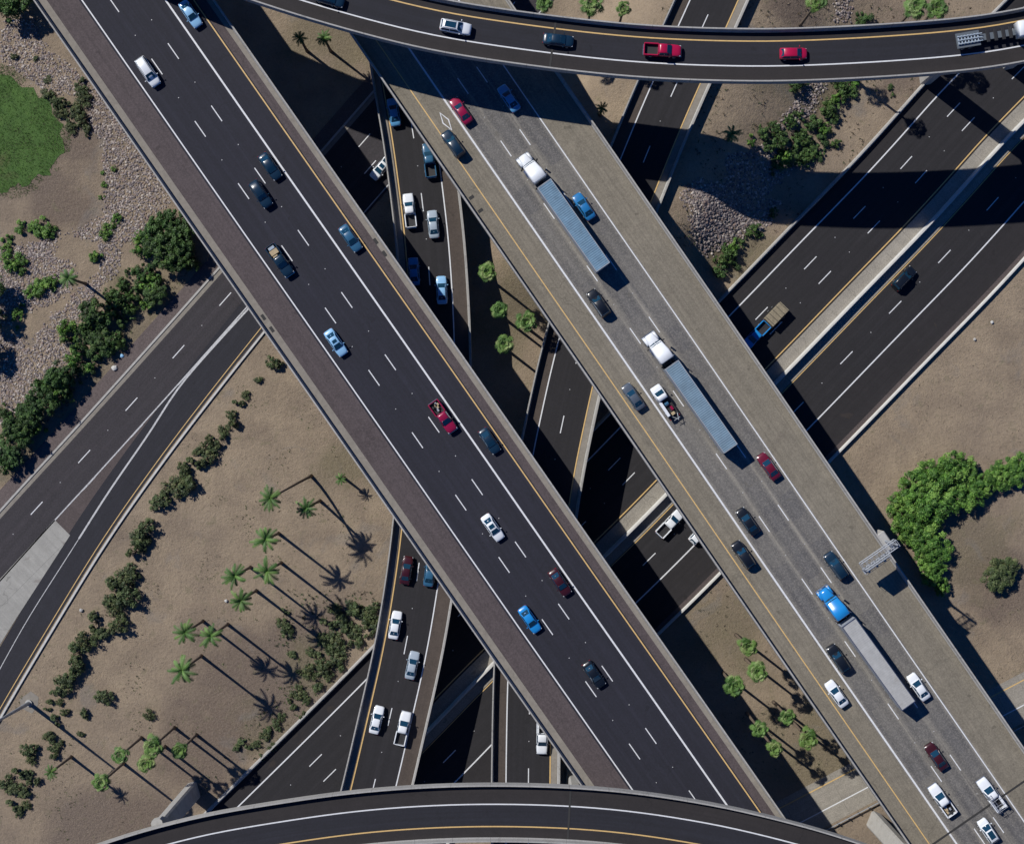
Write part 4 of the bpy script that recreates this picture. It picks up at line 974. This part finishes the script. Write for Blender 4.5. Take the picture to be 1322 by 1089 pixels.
def plant(kind, px, py, r, label, cat, seed=0, squash=1.0, group=None, name=None, z=None):
    k = (kind, seed % (4 if kind[0] == 'shrub' else 4))
    if kind == ('shrub', 'dark') and seed % 7 == 2: kind = ('shrub', 'bright'); k = (kind, seed % 4)
    if kind[0] == 'shrub' and kind[1] == 'dark' and r >= 15: kind = ('tree', 'dark'); name = name or 'shrub'; squash *= .8; k = (kind, seed % 4)
    if k not in PC: PC[k] = plant_proto(kind, 100 + k[1] * 7 + len(kind[1]))
    rm = r / PPM * (1.28 if cat != 'tree' and 'slope' not in (group or '') else 1.12)
    h = rm * .7; p = at(px, py, h); zz = gz(p.x, p.y)
    root = empty(name or {'shrub': 'shrub', 'tree': 'tree'}[kind[0]], (p.x, p.y, zz - .02), random.uniform(0, 6.28)); tag(root, label, cat, group)
    root.scale = (rm * random.uniform(.85, 1.15), rm * random.uniform(.85, 1.15), rm * squash * random.uniform(.8, 1.25))
    for nm, me in PC[k]: obj(nm, me, root)
    return root

# palms ------------------------------------------------------------------
def frond_fan(m, base, az, el, pet, rad, rnd, mi):
    d = Vector((math.cos(az) * math.cos(el), math.sin(az) * math.cos(el), math.sin(el))); base = Vector(base); c = base + d * pet
    side = Vector((-math.sin(az), math.cos(az), 0)); up = side.cross(d) * -1
    if up.z < 0: up = -up
    m.add([base + side * .03, base - side * .03, c - side * .02, c + side * .02], [(0, 1, 2, 3)], mi)
    n = 13; fold = rnd.uniform(.05, .2)
    for i in range(n):
        f = i / (n - 1) - .5; a = f * R(200); L = rad * (1 - .5 * f * f) * rnd.uniform(.88, 1.1); dr = d * math.cos(a) + side * math.sin(a)
        tilt = (-.10 if i % 2 else .04) * rad
        w = (side * math.cos(a) - d * math.sin(a)) * (.088 * rad)
        mid = c + dr * L * .6 + up * (tilt * .5 + fold * .3); e = c + dr * L + up * tilt + Vector((0, 0, -.30 * L))
        m.add([c, mid + w, e, mid - w], [(0, 1, 2, 3)], mi)
def frond_feather(m, base, az, el, L, rnd, mi):
    pts = []; p = Vector(base); e = el
    for i in range(9):
        pts.append(p.copy()); p = p + Vector((math.cos(az) * math.cos(e), math.sin(az) * math.cos(e), math.sin(e))) * (L / 8); e -= R(11)
    side = Vector((-math.sin(az), math.cos(az), 0))
    for i in range(8):
        a, b = pts[i], pts[i + 1]; m.add([a + side * .035, a - side * .035, b - side * .025, b + side * .025], [(0, 1, 2, 3)], mi)
        for k in range(3):
            q = a.lerp(b, k / 3); d = (b - a).normalized(); ll = .46 * math.sin(math.pi * (.12 + .8 * (i + k / 3) / 8)) + .1
            for s in (1, -1):
                t = q + side * s * ll * .75 + d * ll * .55 + Vector((0, 0, -.16 * ll)); w = d * .055
                m.add([q - w, q + w, t], [(0, 1, 2)], mi)
def palm_crown(kind, seed):
    rnd = random.Random(seed); m = MB()
    if kind == 'fan':
        N = 23
        for i in range(N):
            f = i / N; el = R(58 - 78 * f ** .8 + rnd.uniform(-8, 8)); frond_fan(m, (0, 0, .05), i * 2.39996 + rnd.uniform(-.3, .3), el, (.12 + 1.05 * f ** .6) * rnd.uniform(.85, 1.15), .56 + .14 * rnd.random(), rnd, rnd.choice((0, 1, 1, 2)) if f < .75 else rnd.choice((0, 0, 1)))
    else:
        N = 17
        for i in range(N):
            f = i / N; frond_feather(m, (0, 0, 0), i * 2.39996 + rnd.uniform(-.3, .3), R(66 - 80 * f), 2.5 * rnd.uniform(.8, 1.12), rnd, rnd.choice((0, 0, 1)))
    for i in range(5):
        a = rnd.uniform(0, 6.28)
        if kind == 'fan': frond_fan(m, (0, 0, -.1), a, R(-25 - rnd.uniform(0, 30)), .9, .5, rnd, 3)
        else: frond_feather(m, (0, 0, -.1), a, R(-8 - rnd.uniform(0, 25)), 1.9, rnd, 3)
    return m.me('crown', L_palm + [L_dry[2]])
PCR = {}
def palm(px, py, h, label, kind='fan', size=1.0, lean=None, seed=0, group=None, gh=None):
    k = (kind, (seed * 7) % 5)
    size *= random.uniform(1.0, 1.28)
    if k not in PCR: PCR[k] = palm_crown(kind, 40 + k[1])
    p = at(px, py, h); bx, by = (p.x, p.y) if not lean else at(lean[0], lean[1])[:2]
    z0 = gz(bx, by); root = empty('palm_tree', (bx, by, z0)); tag(root, label, 'palm tree', group)
    t = MB(); n = 7; tip = Vector((p.x - bx, p.y - by, h - z0)); rings = []
    for i in range(n + 1):
        f = i / n; c = Vector((tip.x * f ** 1.3, tip.y * f ** 1.3, tip.z * f - .1)); rr = (.27 - .10 * f) * (1.25 if i == 0 else 1)
        rings.append([(c.x + rr * math.cos(2 * math.pi * j / 9), c.y + rr * math.sin(2 * math.pi * j / 9), c.z) for j in range(9)])
    t.loft(rings); obj('trunk', t.me('trunk', M_ptrunk, True), root)
    c = obj('crown', PCR[k], root, tip); c.scale = (size,) * 3; c.rotation_euler = (0, 0, random.uniform(0, 6.28))
    if kind == 'fan':
        def sk():
            rnd = random.Random(5); m = MB()
            for i in range(26): frond_fan(m, (0, 0, -.45 - .03 * i), i * 2.4, R(-58 - rnd.uniform(0, 20)), .25, .6, rnd, 0)
            return m.me('dead_frond_skirt', L_dry[0])
        s = obj('dead_frond_skirt', cached('skirt', sk), root, tip); s.scale = (size,) * 3
    return root
GW, GS, GMid, GT = 'palms in the bare west field', 'palms in the strip right of the dark overpass', 'palms in the narrow middle strip', 'palms above the top ramp'
PALMS = [
 (349, 643, 15, 'feather palm with a long leaning trunk, uppermost palm pair left of the dark overpass', 'feather', .9, (402, 614), GW),
 (395, 656, 10, 'feather palm just right of the long leaning palm', 'feather', .85, (413, 646), GW),
 (440, 618, 4.4, 'smallest young palm near the left parapet of the dark overpass', 'feather', .5, None, GW),
 (343, 696, 12, 'feather palm standing below the leaning palm, casting a star shaped shadow', 'feather', .9, None, GW),
 (345, 737, 13, 'feather palm directly below another on the west field, fourth row down', 'feather', .85, None, GW),
 (303, 743, 13, 'palm left of a close neighbour in the middle of the west field', 'feather', .85, None, GW),
 (311, 775, 13, 'palm lowest of the cluster in the middle of the west field', 'feather', .85, None, GW),
 (239, 816, 12.5, 'palm left one of a pair above the lone wide palm', 'feather', .8, None, GW),
 (272, 821, 13, 'palm right one of a pair above the lone wide palm', 'feather', .85, None, GW),
 (235, 865, 13.5, 'lone wide feather palm halfway down the west field', 'feather', 1.1, None, GW),
 (155, 975, 12.5, 'round fan palm at the left of the lower cluster of four', 'fan', .85, None, GW),
 (198, 963, 13.5, 'large fan palm at the top of the lower cluster of four', 'fan', 1.0, None, GW),
 (188.5, 986, 12, 'fan palm lowest in the lower cluster of four, under the large one', 'fan', .95, None, GW),
 (232, 969, 11.5, 'fan palm at the right of the lower cluster of four', 'fan', 1.0, None, GW),
 (130.5, 1010, 12.5, 'fan palm crossing the light pole shadow, lowest of the field', 'fan', 1.0, None, GW),
 (66, 996, 10, 'thin small palm at the left of the light pole shadow', 'feather', .6, None, GW),
 (88, 359, 9, 'spiky palm among rocks in the upper left planting', 'feather', .8, None, None),
 (630, 351, 12, 'northernmost fan palm of the middle strip between overpasses', 'fan', 1.0, None, GMid),
 (645.5, 400, 12, 'fan palm in the centre left of the middle strip', 'fan', 1.0, None, GMid),
 (651.5, 444.5, 12, 'southernmost fan palm of the middle strip', 'fan', .95, None, GMid),
 (679.5, 415, 12, 'fan palm closest to the pale overpass in the middle strip', 'fan', 1.0, None, GMid),
 (966, 834, 12, 'uppermost fan palm of the strip right of the dark overpass', 'fan', 1.05, None, GS),
 (979, 867, 12, 'full round fan palm just below the uppermost one in the right strip', 'fan', 1.1, None, GS),
 (948.5, 886, 12, 'fan palm nearest the overpass shadow, left in the upper trio', 'fan', 1.0, None, GS),
 (981, 941, 12, 'fan palm nearest the shadow in the lower group of four', 'fan', .95, None, GS),
 (1017, 925.5, 12, 'smaller fan palm at the top of the lower group of four', 'fan', .9, None, GS),
 (1044, 953.5, 12, 'fan palm at the right of the lower group of four', 'fan', 1.05, None, GS),
 (1000, 966, 12, 'lowest fan palm at the shadow edge of the right strip', 'fan', .95, None, GS),
 (703, 4, 19, 'leftmost palm above the top ramp', 'fan', .9, None, GT),
 (764, 5, 20, 'tall bushy palm above the top ramp, second from left', 'fan', 1.05, None, GT),
 (805, 11, 19, 'small palm above the top ramp beside the connector road', 'fan', .75, None, GT),
 (1055, 3, 17, 'palm above the top ramp beside a strip of rocks', 'fan', 1.0, None, GT),
 (1183, 9, 13, 'left one of two close palms above the top ramp at right', 'fan', 1.1, None, GT),
 (1210, 11, 13.5, 'right one of two close palms above the top ramp at right', 'fan', 1.05, None, GT),
 (1128, 76, 13, 'palm standing mostly beneath the top ramp beside the low freeway', 'fan', 1.0, None, None),
 (418.5, 49, 8, 'dark palm at the lit soil edge below the top ramp', 'feather', .65, None, None),
 (387, 49, 8, 'shaded palm at the edge of the overpass shadow below the top ramp', 'feather', .6, None, None),
 (777, 140, 11, 'shaded palm with pale trunk between pale overpass and connector', 'feather', .5, None, None),
 (945, 173, 10, 'spiky bright palm on the slope right of the connector road', 'feather', .7, None, None),
]
for i, (px, py, h, lab, kd, sz, lean, g) in enumerate(PALMS): palm(px, py, h, lab, kd, sz, lean, i, g)

# shrubs -------------------------------------------------------------------
def row(pts, kind, desc, where, group, cat='shrub', sq=1.0, name=None):
    for i, (x, y, r) in enumerate(sorted(pts, key=lambda q: q[1])):
        plant(kind, x, y, r, '%s, %s %s' % (desc, ORD[i], where), cat, i, sq, group, name)
row([(352, 467, 12), (333, 490, 6), (317, 510, 6), (306, 522, 8), (297, 534, 8), (301, 546, 10), (288, 555, 8), (281, 566, 10), (268, 570, 9), (266, 586, 11), (254, 583, 8), (249, 600, 13), (235, 607, 12), (239, 624, 15), (224, 630, 12),
     (216, 640, 11), (205, 649, 12)], ('shrub', 'olive'), 'olive green shrub', 'down the upper hedge row beside the curved ramp', 'shrubs of the upper hedge row')
row([(187, 683, 14), (178, 697, 13), (184, 702, 10), (174, 713, 14), (167, 736, 11), (173, 742, 9), (156, 751, 14), (150, 765, 17), (163, 773, 16), (139, 778, 12), (151, 787, 13), (122, 804, 13), (152, 810, 13), (127, 819, 12), (109, 828, 14),
     (101, 844, 14), (96, 860, 13), (89, 873, 14), (78, 887, 12), (70, 895, 8)], ('shrub', 'olive'), 'dense green shrub', 'down the lower hedge row beside the curved ramp', 'shrubs of the lower hedge row')
row([(59, 917, 6), (82, 919, 7), (73, 930, 9), (63, 906, 5), (76, 907, 5), (133, 902, 12), (108, 922, 8), (103, 947, 5), (35, 967, 10), (40, 981, 7), (61, 951, 10), (67, 964, 8), (77, 964, 7), (69, 975, 8), (22, 1000, 12), (33, 1002, 9), (47, 1009, 7), (18, 1021, 11),
     (29, 1026, 10), (36, 1016, 8), (12, 1043, 12), (22, 1050, 8), (32, 1041, 7), (191, 923, 7), (6, 1010, 9)], ('shrub', 'olive'), 'small rounded shrub', 'from the light pole downwards in the lower left corner', 'small shrubs around the light pole shadow', sq=.9)
row([(226, 290, 18), (205, 298, 20), (188, 312, 17), (212, 322, 22), (236, 313, 18), (228, 335, 17), (248, 340, 14)], ('shrub', 'dark'), 'dark green leafy shrub', 'in the thicket against the dark overpass at left', 'thicket shrubs at the overpass', sq=1.4)
row([(187, 352, 13), (172, 350, 10), (195, 366, 13), (199, 380, 16), (187, 393, 12), (150, 384, 14), (143, 398, 12), (166, 400, 10), (120, 403, 15), (133, 414, 13), (85, 427, 14), (108, 431, 13), (155, 415, 9), (128, 440, 15), (150, 440, 14), (138, 452, 10),
     (102, 468, 17), (116, 474, 11), (78, 488, 17), (70, 503, 18), (56, 517, 18), (85, 510, 10), (40, 535, 18), (24, 548, 16), (30, 563, 16), (10, 556, 14), (12, 585, 16), (3, 600, 14), (176, 372, 11), (158, 366, 9), (170, 385, 10), (140, 378, 9), (112, 416, 11), (98, 448, 12), (118, 456, 12), (64, 486, 13), (92, 492, 11), (50, 500, 12), (104, 478, 9), (48, 552, 12), (28, 530, 12), (5, 535, 11)], ('shrub', 'dark'), 'leafy green shrub', 'down the planting beside the sidewalk at left', 'shrubs beside the left sidewalk', sq=1.3)
row([(53, 366, 16), (68, 362, 9), (41, 375, 9), (11, 337, 15), (28, 343, 9), (29, 294, 10), (40, 290, 8), (53, 294, 14), (62, 301, 9), (6, 308, 8), (121, 329, 11), (138, 293, 9), (149, 281, 7), (135, 303, 7), (20, 406, 8), (27, 396, 5), (22, 423, 4), (147, 218, 4),
     (132, 222, 4), (133, 238, 4), (131, 254, 4), (6, 320, 8)], ('shrub', 'bright'), 'low bright green bush', 'down among the rocks in the upper left garden', 'bushes in the upper left garden', sq=.8)
row([(99, 104, 10), (105, 117, 10), (108, 128, 9), (82, 128, 11), (96, 140, 12), (70, 133, 9), (104, 152, 11), (88, 150, 9), (110, 163, 8), (60, 120, 9), (76, 143, 9), (92, 165, 7), (112, 172, 6), (45, 75, 5), (60, 102, 5), (17, 72, 5)], ('shrub', 'olive'), 'dull green bush', 'down the hedge at the edge of the green lawn', 'bushes edging the lawn', sq=.8)
row([(421, 808, 15), (458, 787, 16), (472, 800, 17), (440, 800, 12), (455, 815, 13), (480, 785, 12), (366, 812, 14), (365, 790, 8), (408, 850, 12), (418, 862, 15), (432, 848, 13), (400, 868, 10), (425, 873, 9), (384, 895, 11), (395, 905, 8), (378, 913, 7), (357, 936, 9), (345, 943, 8), (363, 925, 6),
     (317, 960, 10), (330, 962, 8), (305, 965, 8), (342, 950, 8), (376, 845, 8), (446, 812, 12), (430, 830, 13), (448, 836, 11), (462, 828, 11), (414, 826, 10), (402, 842, 9), (440, 862, 9), (388, 868, 8), (410, 888, 9), (372, 900, 8), (390, 925, 7), (432, 788, 10), (482, 806, 12), (476, 822, 9), (350, 965, 7), (335, 978, 7)], ('shrub', 'olive'), 'wild scrub bush', 'down the brushy slope above the low freeway at bottom left', 'wild scrub on the slope', sq=.8)
row([(1023, 117, 11), (1033, 112, 7), (1086, 109, 13), (1098, 117, 11), (1078, 126, 10), (1070, 140, 13), (1077, 151, 10), (1050, 160, 13), (1036, 178, 14.5), (1062, 178, 13), (1080, 184, 9), (1018, 160, 11), (1004, 182, 14.5), (1012, 206, 12), (1044, 198, 12), (980, 176, 11), (965, 186, 8), (999, 274, 8),
     (973, 296, 12), (980, 303, 7), (946, 318, 13), (938, 332, 14), (930, 350, 11), (958, 312, 7), (1118, 24, 14), (1110, 30, 9), (1153, 122, 4), (1150, 112, 5), (1028, 186, 13), (1052, 194, 12), (1020, 204, 12), (1038, 206, 11), (1066, 166, 11), (996, 168, 10), (990, 192, 11), (1030, 150, 9), (1088, 126, 10), (1104, 106, 9), (948, 340, 11), (936, 322, 9), (1000, 215, 11), (1060, 200, 9)], ('shrub', 'dark'), 'leafy bush', 'down the slope between connector road and low freeway', 'bushes on the slope right of the connector', sq=1.1)
row([(1165, 655, 22), (1180, 632, 24), (1200, 615, 25), (1227, 608, 26), (1248, 612, 22), (1200, 648, 27), (1225, 640, 27), (1250, 634, 24), (1275, 625, 20), (1298, 610, 22), (1316, 605, 22), (1175, 680, 22), (1195, 690, 26), (1208, 715, 22), (1195, 712, 20), (1202, 738, 19), (1214, 755, 13), (1186, 690, 20), (1165, 675, 14)], ('tree', 'bright'), 'bright green leafy tree',
    'from the top down along the curved grove at right', 'trees of the bright grove', cat='tree', sq=.8)
row([(1290, 742, 25), (1300, 735, 17)], ('tree', 'olive'), 'dull olive green tree', 'from the top inside the curve of the bright grove', 'dry trees right of the grove', cat='tree', sq=.8)
plant(('tree', 'dark'), 12, 2, 26, 'dark shade tree at the top left corner casting shadow on rocks', 'tree', 1)
row([(-14, 372, 22), (-22, 455, 22), (-8, 410, 18)], ('tree', 'dark'), 'dark tree at the left picture edge', 'going down beside the planting', 'trees at the left edge', cat='tree', sq=1.3)

def litter(px, py, s, m, label, seed):
    rnd = random.Random(seed); p = at(px, py); q = MB()
    q.loft([[(x * s, s * w * math.cos(a) * rnd.uniform(.8, 1.2), .2 * s + max(-.15, w * .5 * math.sin(a)) * s) for a in [k * math.pi / 4 for k in range(8)]] for x, w in ((-1, .2), (-.6, .8), (0, 1), (.5, .7), (.9, .25))])
    o = obj('litter', q.me('litter', m, False), None, (p.x, p.y, gz(p.x, p.y) + .16)); o.rotation_euler.z = rnd.uniform(0, 3); tag(o, label, 'litter')
litter(148, 475, .55, M_white_conc, 'crumpled white plastic sheet lying on the brown sidewalk', 1)
litter(158, 459, .35, PAINT['bluewhite'], 'small light blue scrap at the shaded inner edge of the sidewalk', 2)
litter(1280, 416, .3, M_white_conc, 'upper small pale stone on the bare ground right of the low freeway', 3)
litter(1258, 438, .28, M_conc, 'lower small grey stone on the bare ground right of the low freeway', 4)
litter(292, 775, .3, M_white_conc, 'pale stone beside the palms in the middle of the west field', 5)
litter(105, 787, .35, M_conc, 'grey stone near the kerb of the curved ramp, left of the hedge row', 6)
# rocks, lawn, litter -------------------------------------------------------
def inpoly(x, y, P):
    c = False; j = len(P) - 1
    for i in range(len(P)):
        if (P[i][1] > y) != (P[j][1] > y) and x < (P[j][0] - P[i][0]) * (y - P[i][1]) / (P[j][1] - P[i][1]) + P[i][0]: c = not c
        j = i
    return c
M_rocks = []
for i, c in enumerate(((.24, .205, .20), (.34, .29, .26), (.14, .12, .125), (.50, .45, .40), (.27, .20, .17))): M_rocks.append(flat_mat('river_rock_%s' % 'abcde'[i], c, .9, .2, 5))
def rocks(polys, per_m2, size, seed):
    rnd = random.Random(seed); V = []; F = []; fm = []
    ico = [(0, 0, 1), (.89, 0, .45), (.28, .85, .45), (-.72, .53, .45), (-.72, -.53, .45), (.28, -.85, .45), (.72, .53, -.4), (-.28, .85, -.4), (-.89, 0, -.4), (-.28, -.85, -.4), (.72, -.53, -.4)]
    fa = [(0, 1, 2), (0, 2, 3), (0, 3, 4), (0, 4, 5), (0, 5, 1), (1, 6, 2), (2, 7, 3), (3, 8, 4), (4, 9, 5), (5, 10, 1), (6, 7, 2), (7, 8, 3), (8, 9, 4), (9, 10, 5), (10, 6, 1)]
    for P in polys:
        x0 = min(p[0] for p in P); x1 = max(p[0] for p in P); y0 = min(p[1] for p in P); y1 = max(p[1] for p in P)
        n = int((x1 - x0) * (y1 - y0) / PPM ** 2 * per_m2)
        for _ in range(n):
            x, y = rnd.uniform(x0, x1), rnd.uniform(y0, y1)
            if not inpoly(x + rnd.gauss(0, 2), y + rnd.gauss(0, 2), P): continue
            w = at(x, y); z = gz(w.x, w.y); s = rnd.uniform(*size) * rnd.uniform(.6, 1.2); a = rnd.uniform(0, 6.28); sx = s * rnd.uniform(.8, 1.3); sz = s * rnd.uniform(.5, .8); o = len(V)
            for (i, j, k) in ico:
                jj = rnd.uniform(.85, 1.15); X = i * sx * jj; Y = j * s * jj; V.append((w.x + X * math.cos(a) - Y * math.sin(a), w.y + X * math.sin(a) + Y * math.cos(a), z + sz * .3 + k * sz))
            F += [tuple(q + o for q in f) for f in fa]; fm += [rnd.choice((0, 0, 1, 1, 2, 2, 3, 4))] * len(fa)
    return mesh('rocks', V, F, M_rocks, fm)
RP = [[(0, 75), (5, 30), (38, 18), (62, 62), (85, 82), (112, 105), (135, 135), (160, 160), (222, 262), (190, 285), (180, 310), (160, 312), (152, 352), (128, 372), (112, 388), (108, 372), (130, 348), (124, 312), (75, 300), (70, 335), (45, 330), (18, 330), (18, 320), (75, 305), (118, 290), (135, 272), (136, 225), (130, 180), (112, 165), (113, 128), (90, 122), (62, 118), (35, 100)],
      [(0, 355), (25, 365), (35, 388), (12, 400), (0, 412)], [(58, 418), (80, 425), (92, 445), (85, 475), (62, 500), (40, 520), (15, 545), (0, 552), (0, 520), (25, 495), (18, 470), (40, 455), (45, 430)],
      [(-10, 620), (-10, 560), (2, 560), (4, 600)], [(0, 318), (40, 322), (72, 330), (100, 345), (92, 372), (70, 392), (40, 398), (10, 420), (0, 420)], [(100, 372), (128, 368), (118, 398), (96, 428), (70, 424), (62, 408), (84, 396)], [(0, 425), (24, 432), (40, 450), (18, 472), (26, 495), (0, 520)]]
tag(obj('river_rocks', rocks(RP, 17, (.10, .21), 3)), 'carpet of grey and brown river rocks around the upper left garden', 'rocks', kind='stuff')
RP2 = [[(882, 268), (900, 240), (960, 262), (975, 285), (960, 300), (915, 320), (893, 300)], [(1070, 0), (1100, 0), (1092, 35), (1075, 32)], [(1038, 110), (1068, 108), (1045, 150), (1005, 172), (1000, 160), (1025, 130)], [(930, 210), (990, 190), (1030, 215), (985, 255), (930, 245)], [(872, 258), (900, 238), (972, 250), (1010, 262), (992, 292), (962, 306), (925, 325), (905, 335), (888, 305)], [(1100, 50), (1122, 60), (1130, 38), (1108, 30)]]
tag(obj('river_rocks', rocks(RP2, 13, (.12, .24), 8)), 'patches of grey riprap stones on the slope right of the connector road', 'rocks', kind='stuff')
b = NB('lawn_grass'); n1 = b.noise(.5, 6, dist=.3); n2 = b.noise(5, 4, rough=.8)
c = b.mix(b.ramp(n1, .3, .7), (.034, .085, .014), (.068, .145, .026)); c = b.mix(b.ramp(n2, .45, .75, 0, .7), c, (.10, .17, .05)); c = b.mix(b.ramp(b.noise(.22, 5, dist=1), .6, .75, 0, .6), c, (.12, .12, .05)); M_lawn = b.out(c, .9, n2, .8, .15)
lawn_px = [(-60, 78), (0, 92), (10, 96), (22, 108), (38, 110), (48, 124), (62, 134), (68, 150), (80, 162), (77, 176), (84, 190), (76, 204), (68, 210), (64, 224), (46, 226), (36, 240), (18, 238), (6, 246), (-60, 242)]
tag(patch('lawn', lawn_px, M_lawn, .035, .55, 2, .8), kind='structure')
def tufts(P, per_m2, size, mats, seed, name, thr=-.05):
    rnd = random.Random(seed); V = []; F = []; fm = []
    x0 = min(p[0] for p in P); x1 = max(p[0] for p in P); y0 = min(p[1] for p in P); y1 = max(p[1] for p in P)
    for _ in range(int((x1 - x0) * (y1 - y0) / PPM ** 2 * per_m2)):
        x, y = rnd.uniform(x0, x1), rnd.uniform(y0, y1)
        if not inpoly(x + rnd.gauss(0, 2.5), y + rnd.gauss(0, 2.5), P): continue
        w = at(x, y); z = gz(w.x, w.y)
        if any(a_ < p_.side(w) < b_ for p_, a_, b_ in ((pL, -17.3, 16.8), (pF, -3, 13.5))): continue
        if name == 'weeds' and mnoise.noise(Vector((w.x * .16, w.y * .16, seed))) + .5 * mnoise.noise(Vector((w.x * .6, w.y * .6, seed))) < thr: continue
        s = rnd.uniform(*size); mi = rnd.randrange(len(mats))
        for k in range(rnd.randint(3, 6)):
            a = rnd.uniform(0, 6.28); e = rnd.uniform(.3, 1.2); d = Vector((math.cos(a) * math.cos(e), math.sin(a) * math.cos(e), math.sin(e))) * s; q = Vector((-math.sin(a), math.cos(a), 0)) * s * .3; o = len(V); pb = Vector((w.x, w.y, z))
            V += [pb - q * .5, pb + q * .5, pb + d + q * .3, pb + d - q * .3]; F.append((o, o + 1, o + 2, o + 3)); fm.append(mi)
    return mesh(name, V, F, mats, fm)
tag(obj('grass', tufts(lawn_px, 14, (.1, .22), [L_bright[0], L_bright[1], L_dark[2]], 4, 'grass')), 'mown green grass of the rounded lawn at upper left', 'grass', kind='stuff')
FIELD = [(345, 440), (505, 670), (470, 840), (270, 1035), (130, 1085), (0, 1089), (0, 935), (60, 840), (140, 715), (260, 545)]
EAST = [(1322, 345), (1100, 590), (1330, 950), (1330, 345)]
tag(obj('grass', tufts([(-60, 70), (0, 78), (40, 104), (92, 160), (92, 200), (60, 240), (20, 256), (-60, 250)], 34, (.07, .17), [L_bright[0], L_dark[2], L_dry[0]], 5, 'weeds', -.02)), 'ragged fringe of grass spreading onto the soil around the lawn', 'grass', kind='stuff')
G1 = tufts(FIELD, 1.3, (.08, .26), [L_dry[0], L_dry[2], L_olive[1], L_olive[2]], 11, 'weeds', .22)
tag(obj('weeds', G1), 'scattered dry weeds over the bare west field', 'weeds', kind='stuff')
tag(obj('weeds', tufts([(360, 760), (490, 760), (480, 845), (300, 1000), (230, 1040), (330, 930)], 1.6, (.15, .45), [L_dry[0], L_dry[1], L_olive[1], L_olive[0]], 13, 'weeds')), 'thick dry weeds on the slope above the low freeway', 'weeds', kind='stuff')
tag(obj('weeds', tufts(EAST, .9, (.07, .22), [L_dry[0], L_dry[2], L_dry[0]], 12, 'weeds', .2)), 'sparse dry weeds over the bare ground at right', 'weeds', kind='stuff')
tag(obj('weeds', tufts([(140, 420), (240, 320), (270, 340), (160, 440), (40, 590), (0, 560), (100, 480)], 2.2, (.15, .4), [L_dry[0], L_dry[2], L_olive[2], L_olive[1]], 15, 'weeds')), 'dry grass under the shrubs beside the left sidewalk', 'weeds', kind='stuff')
tag(obj('weeds', tufts([(840, 0), (1280, 0), (1250, 60), (1190, 110), (930, 400), (860, 330), (900, 150)], .9, (.12, .4), [L_dry[0], L_dry[2], L_dry[1], L_olive[0]], 16, 'weeds')), 'dry grass on the slope between connector and low freeway', 'weeds', kind='stuff')
tag(obj('weeds', tufts([(870, 790), (930, 745), (1090, 985), (1000, 1040), (960, 980)], .6, (.12, .35), [L_dry[0], L_dry[2], L_dry[1]], 17, 'weeds')), 'dry grass around the palms right of the dark overpass', 'weeds', kind='stuff')
